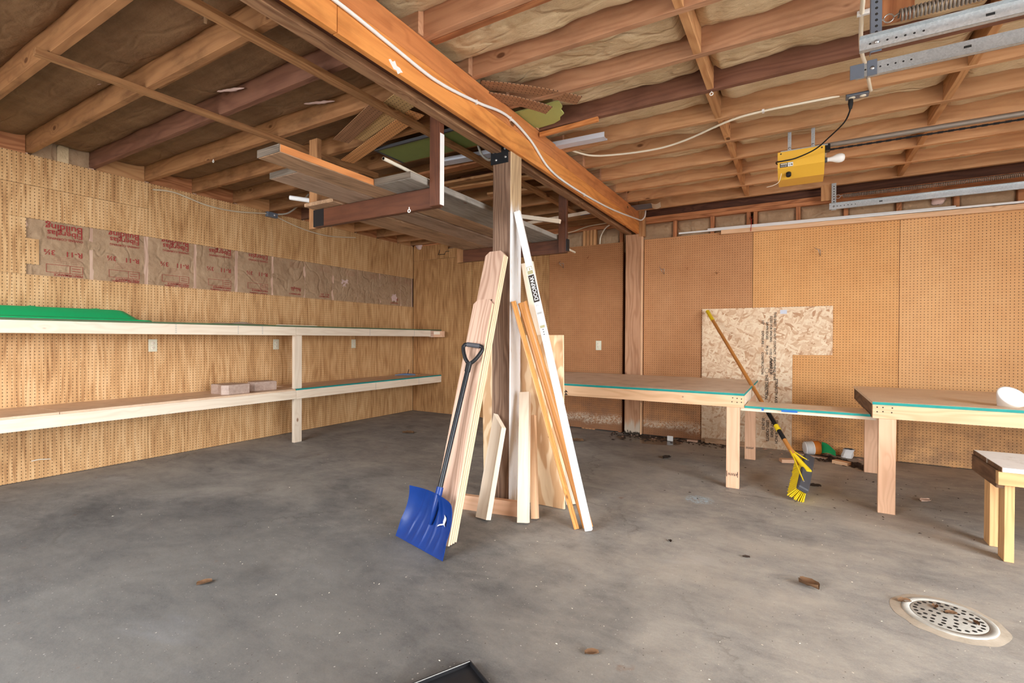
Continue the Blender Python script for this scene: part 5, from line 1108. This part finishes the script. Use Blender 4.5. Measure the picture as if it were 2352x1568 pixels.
# pegboard hooks
def hook(x, z, label, kind):
    t = thing('peg_hook', label, 'hook', (x, YB, z)); m = {'w': 'steel', 'b': 'black_metal', 'o': 'plate'}[kind]
    if kind == 'w': build('wire', MB().tube([(x, YB, z + 0.03), (x + 0.03, YB - 0.10, z - 0.01), (x + 0.05, YB - 0.012, z - 0.06), (x + 0.05, YB - 0.012, z + 0.0), (x + 0.03, YB - 0.10, z - 0.01)], 0.0028, 6), MAT[m], t)
    else: build('wire', MB().tube(bez([(x, YB, z + 0.02), (x, YB - 0.03, z), (x + 0.015, YB - 0.06, z - 0.012), (x + 0.03, YB - 0.07, z + 0.01)], 4), 0.003, 6), MAT[m], t)
    return t
hook(-2.62, 2.07, 'white triangular wire hook on the brown pegboard left of the column', 'w'); hook(-1.37, 1.915, 'white triangular wire hook on the tan pegboard right of the column', 'w')
hook(-2.24, 2.11, 'rusty orange hook on the brown pegboard nearer the column', 'o'); hook(-1.075, 1.905, 'small brown hook in the middle of the tan pegboard', 'o'); hook(-0.77, 1.83, 'small reddish hook near the seam of the tan pegboard', 'o'); hook(0.13, 2.0, 'pale bent hook high on the orange pegboard', 'w')
kb = thing('peg_hook', 'black wide wire hook high on the wood grain pegboard in the corner', 'hook', (-4.5, YB, 2.36))
build('wire', MB().tube([(-4.58, YB, 2.42), (-4.58, YB - 0.02, 2.36), (-4.57, YB - 0.05, 2.34), (-4.45, YB - 0.05, 2.335), (-4.44, YB - 0.03, 2.38), (-4.40, YB, 2.385)], 0.004, 6), MAT['black_metal'], kb)
for (p, lb_) in (((-1.98, 2.158, 1.876), 'white screw eye in the front crossbar of the rack'), ((-0.455, 3.085, 2.585), 'white screw eye under the right joists'), ((-4.0, 2.115, 2.515), 'small screw eye under a left joist near the wall'), ((-1.80, 5.54, 2.40), 'white screw eye left of the column behind the rear rack hanger')):
    q = build('screw_eye', MB().tube([(p[0] + 0.009 * math.cos(a * 0.5236), p[1], p[2] - 0.012 + 0.009 * math.sin(a * 0.5236)) for a in range(13)], 0.003, 6).tube([(p[0], p[1], p[2] + 0.01), (p[0], p[1], p[2] - 0.004)], 0.0025, 6), MAT['white_gloss']); tag(q, lb_, 'screw eye')
w2 = cable('twig', [(-5.082, 1.34, 0.15), (-5.07, 1.38, 0.156), (-5.07, 1.42, 0.15), (-5.08, 1.45, 0.145)], 0.004, MAT['cream'], 'pale peg hook low on the left wall', 'hook'); w2.name = 'peg_hook'

# ================================================================== floor: drain, litter, dustpan
dr = thing('floor_drain', 'oval looking round iron floor drain with a perforated cover at lower right', 'drain', (0.53, 2.575, 0))
def mrt(u, v):
    a = u * 2 * math.pi; r = 0.132 + 0.05 * v + 0.012 * noise.noise(V((math.cos(a) * 3, math.sin(a) * 3, 0))) * v
    return V((0.525 + r * math.cos(a), 2.575 + r * math.sin(a), 0.006 * (1 - v) + 0.0006 + 0.003 * (1 - v) * noise.noise(V((math.cos(a) * 9, math.sin(a) * 9, v * 5)))))
build('mortar_collar', MB().grid(60, 6, mrt), MAT['mortar'], dr)
Md = Matrix.Translation((0.53, 2.575, 0.0015))
build('rim', MB().lathe([(0.146, 0.0), (0.148, 0.005), (0.143, 0.0075), (0.121, 0.007), (0.1205, 0.002)], Md, 48), MAT['iron'], dr)
cv = build('cover', MB().lathe([(0.119, 0.0), (0.119, 0.006), (0.117, 0.0072), (0.0, 0.0072)], Md, 48), MAT['iron'], dr)
mh = MB()
for r, n_, ph in ((0.103, 24, 0.1), (0.079, 14, 0.3), (0.054, 9, 0.1), (0.029, 5, 0.4)):
    for k_ in range(n_):
        a = 2 * math.pi * k_ / n_ + ph
        if r == 0.079 and k_ in (4, 5, 11): continue
        mh.lathe([(0.0080, 0.0), (0.0, 0.0003)], Md @ Matrix.Translation((r * math.cos(a), r * math.sin(a), 0.0074)), 10)
build('hole', mh, MAT['dark_slot'], cv)['kind'] = 'stuff'
dp = thing('dust_pan', 'black dustpan corner lying on the floor at the bottom edge', 'dustpan', (-0.95, 1.25, 0))
Mp = Matrix.Translation((-0.955, 1.352, 0.002)) @ Matrix.Rotation(math.radians(-117), 4, 'Z')
build('pan', MB().box(0, 0.22, 0, 0.16, 0, 0.003).box(0, 0.22, 0, 0.004, 0.003, 0.018).box(0, 0.004, 0.004, 0.16, 0.003, 0.018).box(0.0, 0.22, 0.160, 0.164, 0.0, 0.028), MAT['black'], dp, Mp)
build('worn_lip', MB().box(0.004, 0.22, 0.0042, 0.0058, 0.0165, 0.0186), MAT['grey_ink'], dp, Mp)

def leaf(x, y, s, ang, label, name='dry_leaf', mat='leaf', curl=0.35):
    M = Matrix.Translation((x, y, 0.002)) @ Matrix.Rotation(ang, 4, 'Z'); sd0 = x * 7 + y
    def fn(u, v):
        wv = 0.32 * math.sin(math.pi * (0.06 + 0.88 * u)) ** 0.8 * (1 + 0.25 * noise.noise(V((u * 7, sd0, 0))))
        t = (v - 0.5) * 2
        return M @ V(((u - 0.5) * s, t * wv * s, s * (curl * t * t * 0.5 + 0.10 * abs(noise.noise(V((u * 4, v * 4, sd0)))) + 0.03)))
    return tag(build(name, MB().grid(10, 6, fn), MAT[mat]), label, 'leaf')
leaf(0.051, 2.575, 0.085, 2.7, 'curled brown dead leaf on the open floor right of centre', curl=0.55)
leaf(-0.62, 1.62, 0.05, 0.6, 'small pale dead leaf on the floor near the bottom edge', curl=0.4)
leaf(-2.30, 1.18, 0.06, 1.2, 'flat rusty dead leaf on the floor at lower left')
leaf(0.40, 2.63, 0.05, 0.4, 'reddish twiggy leaf on the drain rim', curl=0.4)
leaf(0.50, 2.63, 0.035, 1.4, 'tiny red leaf on the drain cover').location.z += 0.008
leaf(0.545, 2.60, 0.04, 0.2, 'crumbled brown leaf in the middle of the drain cover').location.z += 0.008
leaf(0.61, 2.56, 0.03, 2.0, 'curled tan leaf on the right part of the drain cover', curl=0.5).location.z += 0.008
leaf(-3.9, 4.25, 0.13, 0.5, 'brown crumpled leaf on the far floor before the corner')
leaf(-3.35, 4.75, 0.13, 2.2, 'dark crumpled leaf on the far floor behind the fence boards')
leaf(-2.05, 4.9, 0.12, 0.3, 'dark leaf on the floor under the long workbench, left')
leaf(-1.05, 4.65, 0.10, 1.1, 'dark leaf on the floor under the long workbench, right', mat='leaf_dark')
leaf(0.77, 4.35, 0.08, 0.7, 'pale tan leaf on the floor under the right workbench', mat='cedar')
leaf(-0.22, 2.75, 0.035, 0.2, 'tiny brown leaf on the floor right of the white jamb', mat='leaf_dark')
leaf(-0.60, 2.75, 0.03, 2.0, 'little dark leaf crumb on the floor between jamb and chalk mark', mat='leaf_dark')
leaf(0.12, 4.35, 0.08, 0.2, 'dark leaf on the floor right of the broom head', mat='leaf_dark')
for i in range(16):
    pass
# litter nobody could count
def crumbs(name, n_, area, smin, smax, mat, label, seed, cat='debris'):
    rr = random.Random(seed); mb = MB()
    for i in range(n_):
        x, y = area(rr); s = rr.uniform(smin, smax); a = rr.uniform(0, 6.28); h = s * rr.uniform(0.15, 0.5)
        M = Matrix.Translation((x, y, 0.0005)) @ Matrix.Rotation(a, 4, 'Z')
        vs = [M @ V((-s, -s * rr.uniform(.2, .6), 0)), M @ V((s, -s * rr.uniform(.2, .5), 0)), M @ V((s * .8, s * rr.uniform(.2, .6), 0)), M @ V((-s * .7, s * rr.uniform(.2, .6), 0)), M @ V((s * rr.uniform(-.4, .4), s * rr.uniform(-.2, .2), h))]
        mb.add(vs, [(3, 2, 1, 0), (0, 1, 4), (1, 2, 4), (2, 3, 4), (3, 0, 4)])
    o = build(name, mb, MAT[mat]); tag(o, label, cat, kind='stuff'); return o
crumbs('wall_debris', 300, lambda r: (r.uniform(-1.9, -0.6), YB - abs(r.gauss(0, 0.12)) - 0.01), 0.006, 0.028, 'leaf_dark', 'dark leaf litter along the foot of the back wall by the column', 1)
crumbs('wall_debris', 160, lambda r: (r.uniform(-1.9, 0.6), YB - abs(r.gauss(0, 0.10)) - 0.01), 0.005, 0.018, 'cedar', 'pale wood chips along the foot of the back wall', 2)
def heap(r):
    t = r.random(); return 0.14 + 0.42 * t + r.gauss(0, 0.04), 5.52 - 0.30 * t + r.gauss(0, 0.05)
crumbs('litter_heap', 320, heap, 0.01, 0.045, 'leaf_dark', 'heap of dark leaves and dirt on the floor under the workbench gap', 3)
crumbs('wood_chips', 260, lambda r: (r.uniform(-1.3, 1.2), r.uniform(1.6, 5.2)), 0.0015, 0.0045, 'cream', 'tiny pale wood chips scattered over the right floor', 4)
crumbs('wood_chips', 120, lambda r: (r.uniform(-3.8, -1.0), r.uniform(1.2, 4.8)), 0.002, 0.006, 'cream', 'tiny pale chips scattered over the left floor', 5)
crumbs('leaf_crumbs', 110, lambda r: (r.uniform(-0.9, 1.0), r.uniform(3.5, 5.35)), 0.003, 0.011, 'leaf_dark', 'dark leaf crumbs scattered under the benches', 6)
s = board('wood_offcut', (0.29, 5.30, 0.016), (0.40, 5.235, 0.016), 0.07, 0.03, 'fir'); tag(s, 'small tan wood block lying in the heap of leaves', 'offcut')
s = board('wood_offcut', (-0.13, 5.05, 0.020), (0.0, 5.10, 0.020), 0.07, 0.03, 'fir_pink'); tag(s, 'small wood block on the floor left of the broom handle', 'offcut')
s = board('wood_lath', (-0.02, 5.50, 0.010), (0.24, 5.40, 0.010), 0.05, 0.014, 'grey_brown'); tag(s, 'flat grey wood strip lying in front of the tipped tub', 'lath')
s = board('paper_bit', (-1.23, 5.46, 0.03), (-1.17, 5.46, 0.03), 0.02, 0.055, 'white'); tag(s, 'small white block among the litter right of the column', 'block')
s = board('wood_offcut', (-1.04, 5.55, 0.012), (-0.93, 5.56, 0.012), 0.05, 0.02, 'cedar'); tag(s, 'small pale wood chip block among the litter left of the strand board', 'offcut')
tb = thing('food_tub', 'crushed white and orange tub lying on its side by the back wall', 'tub', (0.13, 5.54, 0))
Mt = Matrix.Translation((0.06, 5.51, 0.066)) @ Matrix.Rotation(math.radians(20), 4, 'Z') @ Matrix.Rotation(math.radians(86), 4, 'Y')
build('tub_body', MB().lathe([(0.045, 0.0), (0.062, 0.004), (0.064, 0.045), (0.066, 0.075)], Mt, 20), MAT['white'], tb); build('orange_band', MB().lathe([(0.0665, 0.0755), (0.067, 0.125), (0.062, 0.13), (0.05, 0.13)], Mt, 20), plain('orange_carton', (0.62, 0.20, 0.03), 0.5), tb)
for k_ in range(5): build('print', MB().lathe([(0.0635 + 0.0004 * k_, 0.012 + 0.012 * k_), (0.0637 + 0.0004 * k_, 0.016 + 0.012 * k_)], Mt, 20), MAT['grey_ink'], tb)
gs = tag(build('green_scrap', MB().grid(6, 6, lambda u, v: V((0.205 + 0.11 * u, 5.53 + 0.05 * v - 0.03 * u, 0.03 + 0.10 * v * (1 - 0.6 * u) + 0.012 * math.sin(u * 4)))), MAT['plastic_green']), 'crumpled green plastic scrap behind the tipped tub', 'scrap')
ws = thing('white_carton', 'small crushed white carton at the foot of the back wall', 'carton', (0.40, 5.60, 0))
def cb(u, v):
    a = u * 2 * math.pi; r = 0.045 * (1 + 0.25 * noise.noise(V((math.cos(a) * 2, math.sin(a) * 2, v * 2))))
    return V((0.405 + r * math.cos(a) + 0.02 * v, 5.575 + 0.7 * r * math.sin(a), 0.004 + 0.085 * v + 0.012 * noise.noise(V((math.cos(a) * 3, v, 1)))))
build('carton_body', MB().grid(14, 5, cb, False).lathe([(0.04, 0.0), (0.0, 0.0)], Matrix.Translation((0.42, 5.575, 0.088)), 12), MAT['white'], ws)
